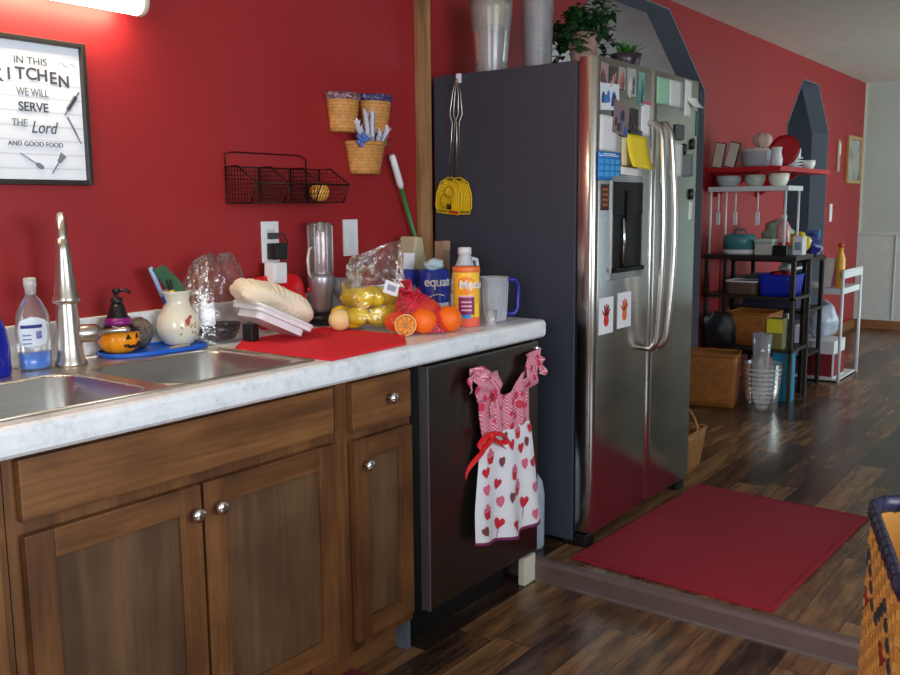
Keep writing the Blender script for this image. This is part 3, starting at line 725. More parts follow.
# wire wall basket
t = T('wire_wall_basket', 'dark wire wall basket with three bins on the red wall', 'basket', (-.56, 0, 1.34))
wr = flat('dark_bronze_wire', srgb(46, 22, 20), .35, .6)
X0, X1 = -.822, -.425; g = G(); mesh = G()
zb, zt_, zf = 1.335, 1.445, 1.392; yf = -.145
def wire(G_, *p, r=.0024): G_.tube(p, r, 6)
g.tube([(X0, -.006, 1.45), (X0, -.006, 1.483), (X0+.03, -.006, 1.489), (X1-.09, -.006, 1.489), (X1-.06, -.006, 1.478), (X1-.06, -.006, zb)], .0022, 6)
wire(g, (X0, -.006, zb), (X1, -.006, zb)); wire(g, (X0, yf+.03, zb), (X1, yf+.03, zb)); wire(g, (X0, yf, zf), (X1, yf, zf), r=.0032)
wire(g, (X0, -.006, zt_), (X1, -.006, zt_), r=.002)
for x in (X0, X0+.133, X0+.266, X1):
    g.tube([(x, -.006, zt_), (x, -.06, zt_), (x, yf, zf), (x, yf+.03, zb), (x, -.006, zb)], .0028, 6, closed=True)
    for k in range(1, 10):
        y = -.006 + (yf+.01)*k/10; top = zt_ if y > -.06 else zt_ + (zf-zt_)*((-.06-y)/(-.06-yf)); mesh.tube([(x, y, zb), (x, y, top)], .0008, 4, smooth=False)
    for k in range(1, 8):
        z = zb + (zt_-zb)*k/8; ye_ = yf+.02 if z < zf else -.06+(yf+.06)*(zt_-z)/(zt_-zf); mesh.tube([(x, -.006, z), (x, ye_, z)], .0008, 4, smooth=False)
n = 34
for k in range(1, n):
    x = X0 + (X1-X0)*k/n; mesh.tube([(x, yf, zf), (x, yf+.03, zb), (x, -.006, zb), (x, -.006, zt_)], .001, 4, smooth=False)
for k in range(1, 4): mesh.tube([(X0, yf+.03*(k/4), zf+(zb-zf)*k/4), (X1, yf+.03*(k/4), zf+(zb-zf)*k/4)], .0007, 4, smooth=False)
for k in range(1, 7): mesh.tube([(X0, yf+.03+k*.016, zb), (X1, yf+.03+k*.016, zb)], .0007, 4, smooth=False)
for k in range(1, 9): z = zb + k*.0122; mesh.tube([(X0, -.005, z), (X1, -.005, z)], .0009, 4, smooth=False)
g.build('frame', wr, t, world=True); mesh.build('wire_mesh', wr, t, world=True)
o = G().sph((0, 0, 0), (.034, .032, .031), 20).build('onion', flat('onion_skin', srgb(244, 180, 80), .4, var=.15), loc=(-.487, -.068, 1.369)); tag(o, 'golden onion lying in the right bin of the wire wall basket', 'onion')

# woven wall baskets
bask = weave('wall_basket_weave', srgb(226, 160, 84), srgb(140, 88, 38), 90, 90)
def wallbasket(label, x, z0, z1, w0, w1, rimc, rimh=.02):
    t = T('wall_basket', label, 'basket', (x, -.001, z0), group=None)
    def f(u, v):
        a = PI*u; w = w0+(w1-w0)*v; return Vector((-math.cos(a)*w/2, -math.sin(a)*w*.42-.001, (z1-z0)*v))
    g = G().grid(f, 17, 8); g.prism([(-w0/2*math.cos(PI*k/12), -w0*.42*math.sin(PI*k/12)) for k in range(13)], 2, 0, .002)
    g.box(-w0/2, w0/2, -.002, 0, 0, (z1-z0)); g.build('body', bask, t, solid=.003)
    if rimc:
        g = G().grid(lambda u, v: Vector((-math.cos(PI*u)*(w1/2+.002), -math.sin(PI*u)*(w1*.42+.002)-.001, (z1-z0)-rimh+(rimh+.003)*v)), 17, 3); g.build('rim', rimc, t, solid=.004)
    return t
m1, nt, b = newmat('speckled_rim_maroon'); n = nz(nt, coords(nt), 160, 2); nt.links.new(ramp(nt, n, [(.45, srgb(90, 40, 60)), (.62, srgb(190, 160, 170))]), b.inputs['Base Color'])
m2, nt, b = newmat('speckled_rim_navy'); n = nz(nt, coords(nt), 160, 2); nt.links.new(ramp(nt, n, [(.5, srgb(44, 34, 84)), (.68, srgb(150, 140, 190))]), b.inputs['Base Color'])
wallbasket('small woven wall basket with speckled maroon rim, upper left of the three', -.308, 1.575, 1.703, .108, .142, m1)
wallbasket('small woven wall basket with navy blue rim, upper right of the three', -.143, 1.58, 1.710, .108, .15, m2)
wallbasket('woven wall basket holding white and blue flowers, lowest of the three', -.203, 1.435, 1.545, .13, .178, bask, .012)
t = T('flower_bunch', 'white feathery flowers with blue blossom and green leaves in the lowest wall basket', 'flowers', (-.203, -.05, 1.535))
g = G(); random.seed(4)
for (bx, bz, L, a, n_) in ((-.02, 0, .105, -.12, 14), (-.045, 0, .075, -.5, 12), (.0, 0, .10, .02, 12), (.045, 0, .062, .65, 12), (.03, 0, .04, .3, 8)):
    for k in range(n_):
        q = k/n_; p = Vector((bx + math.sin(a)*L*q, -.004*random.random(), bz + math.cos(a)*L*q))
        for sg in (-1, 1): leaf(g, p, (sg*.55+math.sin(a), random.uniform(-.5, .2), 1), .032, .014, droop=0)
g.build('white_petals', flat('white_petal', srgb(228, 226, 240), .6), t)
g = G()
for k in range(26): g.sph((-.058+random.gauss(0, .012), -.012+random.gauss(0, .006), .016+random.gauss(0, .010)), .0075, 6)
g.build('blue_blossom', colmat((90, 120, 205)), t)
g = G()
for k in range(26): leaf(g, (random.uniform(-.02, .06), -.012, -.002), (random.uniform(-1, 1), -.3, random.uniform(.1, .9)), .03, .014)
g.build('leaves', flat('pale_leaf', srgb(120, 165, 80), .5), t)

# electric fittings
t = T('outlet_plate', 'white outlet plate with a black adapter plugged in', 'outlet', (-.652, 0, 1.21))
G().box(-.036, .036, -.006, 0, -.066, .066, bev=.002).build('plate', white_pl, t)
for z in (.027, -.02):
    q = G().box(-.017, .017, -.008, -.005, z-.014, z+.014, bev=.001).build('socket', colmat((200, 200, 200)), t)
t = T('power_adapter', 'black plug-in power adapter with cord in the white outlet', 'adapter', (-.652, -.0085, 1.195))
G().box(-.02, .03, -.04, 0, -.04, .012, bev=.003).build('body', black_pl, t)
G().box(-.016, .016, -.02, 0, .025, .045, bev=.002).build('plug', colmat((60, 64, 68)), t)
G().tube([(.012, -.012, .038), (.035, -.02, .042), (.05, -.02, .015), (.048, -.02, -.05), (.042, -.018, -.11), (.06, -.03, -.15), (.07, -.06, -.2)], .003, 6).build('cord', black_pl, t)
t = T('white_box', 'small white box device hanging below the black adapter', 'box', (-.665, -.045, 1.115))
G().box(-.042, .03, -.018, .018, -.034, .032, bev=.003, rot=(0, .06, .2)).build('case', white_pl, t)
G().box(-.034, .024, -.021, -.017, -.026, .024, rot=(0, .06, .2), piv=(-.006, 0, 0)).build('face', paper, t)
t = T('switch_plate', 'white blank plate on the red wall right of the blender cup', 'switch', (-.276, 0, 1.21))
G().box(-.037, .037, -.006, 0, -.062, .066, bev=.002).build('plate', white_pl, t)
G().box(-.016, .016, -.008, -.005, -.03, .032, bev=.001).build('rocker', colmat((215, 218, 222)), t)

# green brush leaning
t = T('bottle_brush', 'green handled brush with white grip leaning against the red wall', 'brush', (.02, -.035, CT+.1))
a = Vector((-.10, 0, .475)); b0 = Vector((.06, 0, .10))
G().tube([b0+(b0-a)*.25, b0, a.lerp(b0, .32)], .0075, 10).build('stick', green_m, t)
G().tube([a.lerp(b0, .32), a.lerp(b0, .28), a.lerp(b0, .02), a], [.009, .0125, .0125, .008], 12).build('grip', white_pl, t)

# ------------------------------------------------------------------ things on the sink deck
t = T('dish_soap_bottle', 'clear dish soap bottle with white label and blue liquid at the bottom', 'bottle', (-1.518, -.112, CT+.003))
prof = [(.036, 0), (.040, .006), (.042, .06), (.044, .10), (.040, .135), (.026, .165), (.015, .178), (.012, .185)]
G().lathe(prof, (0, 0, 0), 28, sy=.62).build('bottle', film('clear_bottle', (.7, .74, .76, 1), .10, .1), t)
G().lathe([(.034, .003), (.038, .008), (.040, .042), (.001, .042)], (0, 0, 0), 28, sy=.58).build('liquid', flat('blue_liquid', srgb(0, 120, 225), .15, coat=.5), t)
G().lathe([(.013, .183), (.0135, .2), (.015, .203), (.015, .222), (.010, .224)], (0, 0, 0), 16).build('cap', film('clear_cap', (.75, .82, .82, 1), .5, .15), t)
g = G(); 
def lab(u, v):
    a = -PI/2 + (u-.5)*1.9; k = math.sqrt(max(0, 1-((v-.5)*2)**2))**.5 if True else 1
    a = -PI/2 - .35 + (u-.5)*1.9*max(.25, k); return Vector((math.cos(a)*.0445, math.sin(a)*.0285, .055+.075*v))
g.grid(lab, 12, 10); lb = g.build('label', flat('soap_label', srgb(216, 226, 238), .4), t, solid=.0006)
g = G().grid(lambda u, v: Vector((math.cos(-PI/2-.45+(u-.5)*1.2)*.0452, math.sin(-PI/2-.45+(u-.5)*1.2)*.0292, .104+.008*v)), 8, 3); g.build('lettering', colmat((40, 50, 130)), lb, solid=.0005)
g = G().grid(lambda u, v: Vector((math.cos(-PI/2-.05+(u-.5)*.3)*.0452, math.sin(-PI/2-.05+(u-.5)*.3)*.0292, .078+.018*v)), 4, 3)
for r in range(3): g.grid(lambda u, v: Vector((math.cos(-PI/2-.7+(u-.5)*.5)*.0452, math.sin(-PI/2-.7+(u-.5)*.5)*.0292, .066+r*.01+.003*v)), 4, 3)
g.build('fine_print', colmat((110, 125, 185)), lb, solid=.0005)
t = T('dish_soap_bottle', 'dark blue bottle cut by the left edge of the picture', 'bottle', (-1.625, -.13, CT+.003))
G().lathe([(.032, 0), (.036, .006), (.036, .07), (.03, .11), (.014, .15), (.013, .165)], (0, 0, 0), 24, sy=.7).build('bottle', flat('deep_blue', srgb(14, 30, 150), .15), t)
G().lathe([(.014, .165), (.014, .185), (.008, .19)], (0, 0, 0), 16).build('cap', white_pl, t)

# blue tray
TZ = CT+.0045
t = T('drip_tray', 'bright blue rubber tray behind the right bowl of the sink', 'tray', (-1.18, -.105, TZ))
blue_m = flat('blue_rubber', srgb(10, 90, 200), .35, var=.06)
ol = lambda r, k=1: [((.150*k-r)*(abs(math.cos(a))**.7)*math.copysign(1, math.cos(a)), (.078*k-r)*(abs(math.sin(a))**.7)*math.copysign(1, math.sin(a))) for a in [2*PI*i/36 for i in range(36)]]
g = G().prism(ol(.0), 2, 0, .004); 
P = ol(.003); g.tube([(x, y, .006) for x, y in P], .004, 6, closed=True); g.build('tray', blue_m, t, rot=(0, 0, -.12))
tz = TZ+.0045
# pumpkin witch soap dispenser
t = T('pumpkin_soap_dispenser', 'jack-o-lantern soap dispenser wearing a black witch hat with pump', 'soap dispenser', (-1.27, -.085, tz))
om = flat('pumpkin_orange', srgb(244, 150, 20), .25, var=.1)
G().lathe([(.028, 0), (.044, .01), (.052, .03), (.05, .052), (.036, .066), (.01, .07)], (0, 0, 0), 48, wob=lambda a, z: 1+.035*math.cos(10*a)).build('pumpkin', om, t)
g = G().lathe([(.058, .060), (.06, .064), (.040, .068), (.034, .078), (.026, .10), (.019, .122), (.015, .13)], (0, 0, 0), 28, wob=lambda a, z: 1+(.05*math.sin(3*a) if z < .065 else 0))
g.build('witch_hat', flat('glossy_black', srgb(24, 20, 26), .2), t)
G().lathe([(.0352, .074), (.0335, .084), (.031, .094)], (0, 0, 0), 28, caps=False).build('hat_band', colmat((130, 20, 110), .3), t, solid=.001)
g = G().lathe([(.0155, .128), (.0155, .145), (.006, .147), (.006, .158), (.011, .160), (.011, .168), (.008, .170)], (0, 0, 0), 16); g.tube([(0, 0, .165), (.02, -.012, .165), (.03, -.018, .158)], .0045, 8)
g.build('pump', black_pl, t)
g = G()
def onp(a, z, r=.0535): return Vector((math.cos(a)*r, math.sin(a)*r, z))
A0 = -1.75+.35
for da, zz in ((-.28, .040), (.28, .040)):
    p = [onp(A0+da-.14, zz), onp(A0+da+.14, zz), onp(A0+da, zz+.014)]; g.bm.faces.new([g.bm.verts.new(q) for q in p])
mp_ = [onp(A0+x, .026-.009*math.cos(x*2.6)+(.004 if k % 2 else 0)) for k, x in enumerate([-.5, -.35, -.2, -.05, .1, .25, .4, .5])]
g.tube(mp_, .003, 5); g.build('carved_face', black_pl, t, solid=.002)
o = G().sph((0, 0, 0), (.040, .034, .043), 28, wob=lambda c: 1+.05*noise.noise(c*9)).build('scouring_ball', flat('glitter_steel', srgb(120, 108, 104), .35, .6, var=.6, scale=160, bmp=.8), loc=(-1.195, -.065, tz+.042))
tag(o, 'glittery grey scouring ball on the blue tray behind the pumpkin', 'scourer')
o = G().box(-.032, .032, -.009, .009, 0, .006, bev=.002, rot=(0, 0, .2)).build('scrub_pad', colmat((170, 160, 140)), loc=(-1.125, -.15, tz)); tag(o, 'small tan scraper lying on the blue tray in front of the pitcher', 'scraper')
# pitcher
t = T('ceramic_pitcher', 'cream ceramic pitcher with red bird and flower decoration on the blue tray', 'pitcher', (-1.085, -.092, tz))
cer = flat('cream_ceramic', srgb(226, 220, 200), .18, var=.04, coat=.4)
def wob(a, z): return 1 + (max(0, math.cos(a-PI*1.12))**6*.38 if z > .125 else 0)
G().lathe([(.034, 0), (.040, .004), (.056, .03), (.060, .052), (.054, .08), (.037, .108), (.032, .122), (.037, .145), (.043, .152), (.039, .150), (.030, .125), (.032, .11), (.046, .08), (.05, .05), (.03, .008), (.001, .006)], (0, 0, 0), 36, wob=wob).build('body', cer, t)
hp = [(.036, .0, .135), (.06, -.01, .142), (.078, -.015, .125), (.078, -.015, .10), (.065, -.01, .078), (.048, 0, .062)]
G().tube(hp, .0065, 10).build('handle', cer, t)
def onpit(a, z):
    r = .0605 if z > .04 else .0590
    if z > .07: r = .0575
    return Vector((math.cos(a)*r, math.sin(a)*r, z))
def patch(g, a, z, wa, hz, mi, n=9, seed=0):
    random.seed(seed); c = g.bm.verts.new(onpit(a, z)*1.0); vs = []
    for k in range(n):
        q = 2*PI*k/n; s_ = random.uniform(.6, 1.1); vs.append(g.bm.verts.new(onpit(a+wa*math.cos(q)*s_, z+hz*math.sin(q)*s_)))
    for k in range(n): f = g.bm.faces.new((c, vs[k], vs[(k+1) % n])); f.material_index = mi
g = G(); AA = -1.75
patch(g, AA, .068, .16, .012, 0, seed=1); patch(g, AA+.15, .08, .08, .008, 0, seed=2)
for k in range(9):
    random.seed(k+20); patch(g, AA+random.uniform(-.45, .45), random.uniform(.03, .062), .07, .005, 1+k % 2, 6, seed=k)
g.build('bird_decoration', [colmat((170, 70, 50)), colmat((150, 160, 90)), colmat((190, 160, 110))], t, solid=.0012)
def tool(name, label, p0, p1, m_, r, head=None, hm=None):
    t_ = T(name, label, 'utensil', p0); v = Vector(p1)-Vector(p0)
    G().tube([(0, 0, 0), v*.5, v], [r*.7, r, r], 8).build('handle', m_, t_)
    return t_, v
P0 = Vector((-1.085, -.092, tz+.02))
t_, v = tool('spatula', 'dark green broad blade spatula standing in the ceramic pitcher', P0+Vector((.022, 0, .085)), P0+Vector((-.0, -.0, .12)), black_pl, .004)
G().prism([(-.02, .0), (.02, .0), (.026, .05), (.018, .115), (-.016, .13), (-.02, .06)], 1, -.003, .003).build('blade', colmat((60, 100, 76), .3), t_, loc=(0, 0, .02), rot=(0, -.7, 0))
t_, v = tool('knife', 'blue handled knife standing in the ceramic pitcher', P0+Vector((.004, .012, .02)), P0+Vector((-.075, .01, .20)), colmat((40, 60, 130), .3), .0055)
G().tube([v*.55, v*.8, v], .0065, 8).build('pale_band', colmat((150, 175, 215), .3), t_)
t_, v = tool('peeler', 'black and yellow handled tool in the ceramic pitcher', P0+Vector((.0, -.012, .03)), P0+Vector((-.034, -.014, .165)), black_pl, .006)
G().tube([v*.66, v*.78], .0075, 8).build('yellow_ring', colmat((225, 180, 30), .3), t_)

# clear domed bag over black colander
t = T('clear_plastic_dome', 'large clear crinkled plastic bag standing behind the pitcher and towel', 'plastic bag', (-.945, -.092, CT+.001))
def dome(u, v):
    a = 2*PI*u; q = v*PI/2; k = 1+.06*noise.noise(Vector((math.cos(a)*2, math.sin(a)*2, v*3)))+.05*noise.noise(Vector((math.cos(a)*6, math.sin(a)*6, v*9)))
    return Vector((math.cos(a)*.122*math.cos(q*.98)**.55*k - .0, math.sin(a)*.060*math.cos(q*.98)**.55*k, .248*math.sin(q)*k))
G().grid(dome, 34, 18, closed_u=True, smooth=False).build('bag', film('clear_bag_film', (.30, .29, .28, 1), .07, .07, 30), t)
t = T('colander', 'black perforated bowl inside the clear plastic bag', 'bowl', (-.945, -.094, CT+.002))
G().lathe([(.03, 0), (.05, .006), (.062, .028), (.068, .05), (.066, .05), (.058, .03), (.045, .01), (.001, .008)], (0, 0, 0), 28, sy=.85).build('bowl', flat('black_speckled', srgb(34, 34, 38), .25, var=.6, scale=120), t)
t = T('mug', 'small white and black mug inside the clear plastic bag', 'mug', (-1.0, -.11, CT+.054))
G().lathe([(.022, 0), (.025, .003), (.026, .05), (.0235, .05), (.022, .006), (.001, .005)], (0, 0, 0), 20).build('cup', white_pl, t)
G().tube([(.024, -.002, .04), (.04, -.004, .038), (.042, -.004, .02), (.025, -.002, .012)], .003, 6).build('handle', white_pl, t)

# red drying mat on the worktop
mz = CT+.0008
redm = flat('red_mat_fabric', srgb(222, 16, 38), .8, var=.08, scale=60, bmp=.4)
g = G().prism([(-1.035, -.27), (-.93, -.175), (-.58, -.16), (-.58, -.50), (-.70, -.605), (-1.02, -.628)], 2, mz, mz+.006)
o = g.build('drying_mat', redm, bev=.002); tag(o, 'bright red drying mat lying on the worktop right of the sink', 'mat')
mt_ = mz+.0065
# white dish rack board with folded cream towel on it
t = T('white_tray', 'white plastic tray tilted under the folded cream towel', 'tray', (-.865, -.24, mt_), rot=(0, 0, 0))
def slab(w, d_, th, r=.02):
    return [( (w/2-r)*sx + r*math.cos(a), (d_/2-r)*sy + r*math.sin(a)) for sx, sy, a0 in ((1, 1, 0), (-1, 1, PI/2), (-1, -1, PI), (1, -1, 1.5*PI)) for a in [a0+PI/2*k/5 for k in range(6)]]
TR = (0, math.radians(25), math.radians(-8))
g = G().prism(slab(.20, .15, .01), 2, 0, .014); g.tube([(x, y, .016) for x, y in slab(.198, .148, .01)], .006, 6, closed=True); g.prism(slab(.17, .12, .01), 2, -.02, 0)
g.build('tray', white_pl, t, loc=(-.005, 0, .058), rot=TR)
G().box(-.075, -.045, .01, .05, 0, .05, bev=.004).build('stand', black_pl, t)
t = T('folded_towel', 'folded cream coloured towel lying on the tilted white tray', 'towel', (-.875, -.235, mt_+.058))
def roll(u, v):
    a = 2*PI*u; x = (v-.5)*.255
    k = (1-abs(2*v-1)**5*.5); yy = math.cos(a); zz = math.sin(a)
    n_ = noise.noise(Vector((x*14, yy*1.5, zz*1.5)))*.009
    rib = .0022*math.cos(x*330)
    sag = -.022*max(0, -yy)*max(0, .7-v)
    return Vector((x, (abs(yy)**.8*math.copysign(1, yy))*(.076*k+n_), .036+(zz*(.038*k+n_+rib)) + .010*math.sin(v*PI)+sag))
g = G().grid(roll, 30, 80, closed_u=True)
g.bm.verts.ensure_lookup_table(); g.bm.faces.new(g.bm.verts[:30]); g.bm.faces.new(list(reversed(g.bm.verts[-30:])))
for f in g.bm.faces: f.smooth = True
g.build('cloth', flat('cream_terry', srgb(238, 226, 200), .9, var=.05, scale=200, bmp=.5), t, loc=(0.0, 0, .017), rot=TR)
# red cutting board leaning
t = T('cutting_board', 'glossy red rounded cutting board standing behind the cream towel', 'cutting board', (-.672, -.075, mt_))
P = [(x, z+.085) for x, z in slab(.23, .17, 0, .045)]
g = G().prism(P, 1, -.007, .007); g.build('board', flat('glossy_red', srgb(205, 16, 28), .2, var=.05), t, rot=(-.22, 0, 0), bev=.003)
G().sph((.075, -.045, .118), (.01, .004, .01), 10).build('hang_hole', colmat((150, 10, 20)), t)

# personal blender
bl = T('blender', 'silver personal blender with clear cup standing at the back of the worktop', 'blender', (-.508, -.085, CT+.008))
G().lathe([(.052, 0), (.052, .022), (.045, .028), (.03, .03)], (0, 0, 0), 24).build('foot', black_pl, bl)
G().lathe([(.026, .03), (.031, .045), (.036, .08), (.042, .125), (.0445, .150), (.043, .156)], (0, 0, 0), 28).build('motor_base', flat('silver_plastic', srgb(176, 178, 186), .3, .7, var=.03), bl)
G().lathe([(.037, .156), (.037, .165), (.0385, .28), (.0375, .325), (.034, .332), (.0345, .28), (.034, .165), (.001, .158)], (0, 0, 0), 28, caps=False).build('cup', film('blender_cup', (.7, .7, .74, 1), .12, .08), bl)
g = G()
for k in range(6): a = k*PI/3+.3; g.tube([(math.cos(a)*.0385, math.sin(a)*.0385, .165), (math.cos(a)*.0395, math.sin(a)*.0395, .32)], .0024, 5)
g.build('cup_ribs', film('cup_rib_film', (.85, .85, .88, 1), .5, .1), bl)
G().tube([(-.038, -.0, .25), (-.058, -.006, .245), (-.068, -.008, .21), (-.062, -.006, .165), (-.045, -.002, .15)], .0045, 8).build('cup_handle', film('handle_film', (.9, .85, .8, 1), .5, .1), bl)
t = T('appliance_base', 'low black appliance base on the worktop right of the blender', 'appliance', (-.43, -.13, CT+.008))
G().lathe([(.055, 0), (.058, .006), (.055, .03), (.035, .04), (.001, .042)], (0, 0, 0), 24, sy=.8).build('base', flat('gloss_black', srgb(14, 14, 16), .12), t)
G().lathe([(.02, .04), (.024, .055), (.001, .056)], (0, 0, 0), 16).build('red_hub', colmat((120, 20, 30), .3), t)
t = T('clear_bowl', 'clear plastic bowl with handle balanced on the black appliance base', 'bowl', (-.43, -.13, CT+.066))
G().lathe([(.02, 0), (.035, .01), (.05, .04), (.055, .085), (.052, .085), (.047, .04), (.001, .012)], (0, 0, 0), 28, caps=False).build('bowl', film('clear_bowl_film', (.7, .72, .76, 1), .22, .08), t)
G().lathe([(.001, .014), (.03, .016), (.042, .045), (.001, .05)], (0, 0, 0), 20).build('contents', colmat((92, 76, 100)), t)

# ------------------------------------------------------------------ lemons in a bag
lem = flat('lemon_skin', srgb(250, 220, 10), .35, var=.08, scale=80, bmp=.4)
LB = Vector((-.50, -.31, CT+.0085))
proto = G().lathe([(.001, -.042), (.006, -.040), (.012, -.035), (.024, -.022), (.030, 0), (.024, .022), (.012, .035), (.007, .038), (.001, .039)], (0, 0, 0), 20).build('lemon', lem)
spots = [(-.055, .015, .030, .3, 'lower left in the bag'), (-.002, -.03, .030, 1.2, 'lowest in front in the bag'), (.03, .035, .030, 2.0, 'behind at the bottom right of the bag'), (.052, -.02, .030, 1.6, 'bottom right in the bag beside the orange half'),
         (-.035, .0, .084, 1.9, 'upper left in the bag above the lowest lemons'), (.018, .012, .083, .2, 'in the middle of the bag under the white label'), (.068, .0, .082, .9, 'upper right in the bag next to the label'), (-.015, .055, .080, .7, 'at the back of the bag behind the label'), (-.062, .058, .032, 1.5, 'at the back left of the bag')]
for i, (x, y, z, a, w_) in enumerate(spots):
    o = proto if i == 0 else proto.copy()
    if i: C.objects.link(o)
    o.location = LB+Vector((x*1.12-.01, y*1.08, z*1.12+.0025)); o.scale = (1.12, 1.12, 1.12); o.rotation_euler = (PI/2 + (i % 3-1)*.4, .2, a)
    tag(o, 'yellow lemon ' + w_, 'lemon', 'lemons in the clear bag')
t = T('produce_bag', 'clear glossy plastic bag around the lemons with its open top pulled to the right', 'plastic bag', LB)
def bag(u, v):
    a = 2*PI*u
    r = .098*(1-.0*v); q = min(1, v/.42)
    ra, rb = (.115, .09) if v < .42 else (.115+.02*(v-.42), .09*(1-(v-.42)*1.1))
    k = math.sin(min(1, v/.12)*PI/2)**.6
    n_ = noise.noise(Vector((math.cos(a)*1.8, math.sin(a)*1.8, v*5)))*(.006+.03*max(0, v-.35))+noise.noise(Vector((math.cos(a)*6, math.sin(a)*6, v*11)))*(.003+.012*max(0, v-.35))
    x = math.cos(a)*(ra*k+n_); y = math.sin(a)*(rb*k+n_)
    lean = max(0, v-.45)
    z = .235*v + lean*.06*math.cos(a) + n_*.4
    return Vector((x+lean*.085, y+lean*.06, z))
G().grid(bag, 36, 22, closed_u=True, smooth=False).build('bag', film('produce_bag_film', (.8, .8, .82, 1), .02, .07, 30), t)
o = G().box(-.026, .026, -.0008, 0, -.02, .02, rot=(0, .35, 0)).build('label', paper, t, loc=(-.03, -.098, .13), rot=(-.1, 0, -.35))
G().box(-.015, .015, -.0014, -.0006, -.009, .009, rot=(0, .35, 0)).build('barcode_print', colmat((150, 155, 175)), t, loc=(-.03, -.0985, .13), rot=(-.1, 0, -.35))
o = G().sph((0, 0, 0), (.042, .03, .034), 18).build('melon_piece', flat('melon_skin', srgb(232, 200, 140), .5, var=.06), loc=(-.622, -.275, mt_+.034)); tag(o, 'pale tan fruit at the lower left corner of the lemon bag', 'fruit')
# oranges
orm = flat('orange_skin', srgb(255, 110, 8), .35, var=.07, scale=90, bmp=.5)
po = G().sph((0, 0, 0), (.042, .042, .040), 28).build('orange', orm)
for i, (x, y, z, lb_) in enumerate(((-.500, -.508, .041, 'whole orange in the red net, left front of the three'), (-.420, -.546, .041, 'whole orange in the red net, right front of the three'), (-.418, -.462, .056, 'whole orange in the red net, behind the two front oranges'))):
    o = po if i == 0 else po.copy()
    if i: C.objects.link(o)
    o.location = (x, y, CT+z); o.rotation_euler = (i, .3*i, 0); tag(o, lb_, 'orange', 'oranges in the red net bag')
netm, nt, b = newmat('red_net')
v = coords(nt); wv = nt.nodes.new('ShaderNodeTexVoronoi'); wv.feature = 'DISTANCE_TO_EDGE'; wv.inputs['Scale'].default_value = 130; nt.links.new(v, wv.inputs['Vector'])
lt = nt.nodes.new('ShaderNodeMath'); lt.operation = 'LESS_THAN'; lt.inputs[1].default_value = .11; nt.links.new(wv.outputs['Distance'], lt.inputs[0])
b.inputs['Base Color'].default_value = srgb(225, 40, 66); nt.links.new(lt.outputs[0], b.inputs['Alpha'])
t = T('net_bag', 'red mesh net bag gathered behind and over the oranges', 'net bag', (-.445, -.475, CT+.002))
def net(u, v):
    a = 2*PI*u; r = .085*math.cos(min(1, v)*PI/2)**.35 if v < .995 else .004
    n_ = 1+.1*noise.noise(Vector((math.cos(a)*2, math.sin(a)*2, v*4)))
    return Vector((math.cos(a)*r*.95*n_ - .03*v, math.sin(a)*r*1.05*n_ + .03*v, .004+.118*v))
G().grid(net, 40, 18, closed_u=True).build('net', netm, t)
g = G()
def tail(u, v): return Vector((.0-.05*v+.02*math.sin(u*9)*v, .05+.03*math.sin(u*7), .10+(.04*v)*(.4+u) + .012*math.sin(u*12+v*4)))
g.grid(tail, 16, 9); g.grid(lambda u, v: Vector((-.05+.10*u, .02+.05*v, .055+.065*v+.01*math.sin(u*15))), 18, 8); g.build('gathered_net', flat('red_net_bundle', srgb(222, 60, 84), .6, var=.4, scale=120, alpha=.75), t, solid=.002)
# cut orange half and red fruit
t = T('orange_half', 'cut orange half facing forward beside the lemon bag', 'orange', (-.575, -.50, CT+.001), rz=-.75)
G().lathe([(.001, -.034), (.018, -.030), (.029, -.016), (.0335, 0)], (0, 0, .034), 26, rot=(PI/2, 0, 0)).build('peel', orm, t)
G().lathe([(.001, 0), (.030, 0), (.0335, .0008), (.033, .0)], (0, 0, .034), 26, rot=(PI/2, 0, 0)).build('pith', colmat((250, 190, 110)), t)
g = G()
for k in range(9):
    a0 = 2*PI*k/9+.06; a1 = 2*PI*(k+1)/9-.06; pts = [(.005*math.cos((a0+a1)/2), .034+.005*math.sin((a0+a1)/2))] + [(.026*math.cos(a0+(a1-a0)*q/3), .034+.026*math.sin(a0+(a1-a0)*q/3)) for q in range(4)]
    g.prism(pts, 1, -.0022, -.0008)
g.build('segments', flat('orange_flesh', srgb(240, 140, 30), .3), t)
o = G().sph((0, 0, 0), (.034, .034, .031), 20).build('tomato', flat('red_orange_skin', srgb(232, 80, 40), .3), loc=(-.545, -.435, CT+.036)); tag(o, 'red-orange fruit between the lemons and the cut orange half', 'fruit')

# canisters and jugs at the back
navy = flat('canister_blue', srgb(28, 48, 160), .35, var=.04)
def canister(label, x, y, r, h, z=CT+.001):
    t = T('wipes_canister', label, 'canister', (x, y, z))
    G().lathe([(r, 0), (r+.001, .004), (r+.001, h), (r-.003, h+.004), (.001, h+.004)], (0, 0, 0), 30).build('tub', navy, t)
    G().lathe([(r+.0015, .002), (r+.0015, .05), (r+.001, .056)], (0, 0, 0), 30, caps=False).build('pale_band', colmat((205, 215, 235)), t)
    return t
def curved_text(s_, par, r, z, size, mat_, a0, da, name='lettering'):
    wd = {'M': 1.35, 'm': 1.4, 'i': .5, 'l': .5, 't': .68, 'c': .9}; W_ = [wd.get(c, 1) for c in s_]
    for i, ch in enumerate(s_):
        a = a0 + da*(sum(W_[:i])+W_[i]/2-sum(W_)/2)
        text(ch, size, name, mat_, par, (math.cos(a)*r, math.sin(a)*r, z), (PI/2, 0, a+PI/2), extrude=.0006, offset=.0006)
t = canister('blue canister with white lettering behind the milk jug and net bag', -.158, -.285, .050, .165)
CA = math.atan2(-2.236+.285, -2.6578+.19)
curved_text('equate', t, .0525, .128, .046, paper, CA+.45, .40)
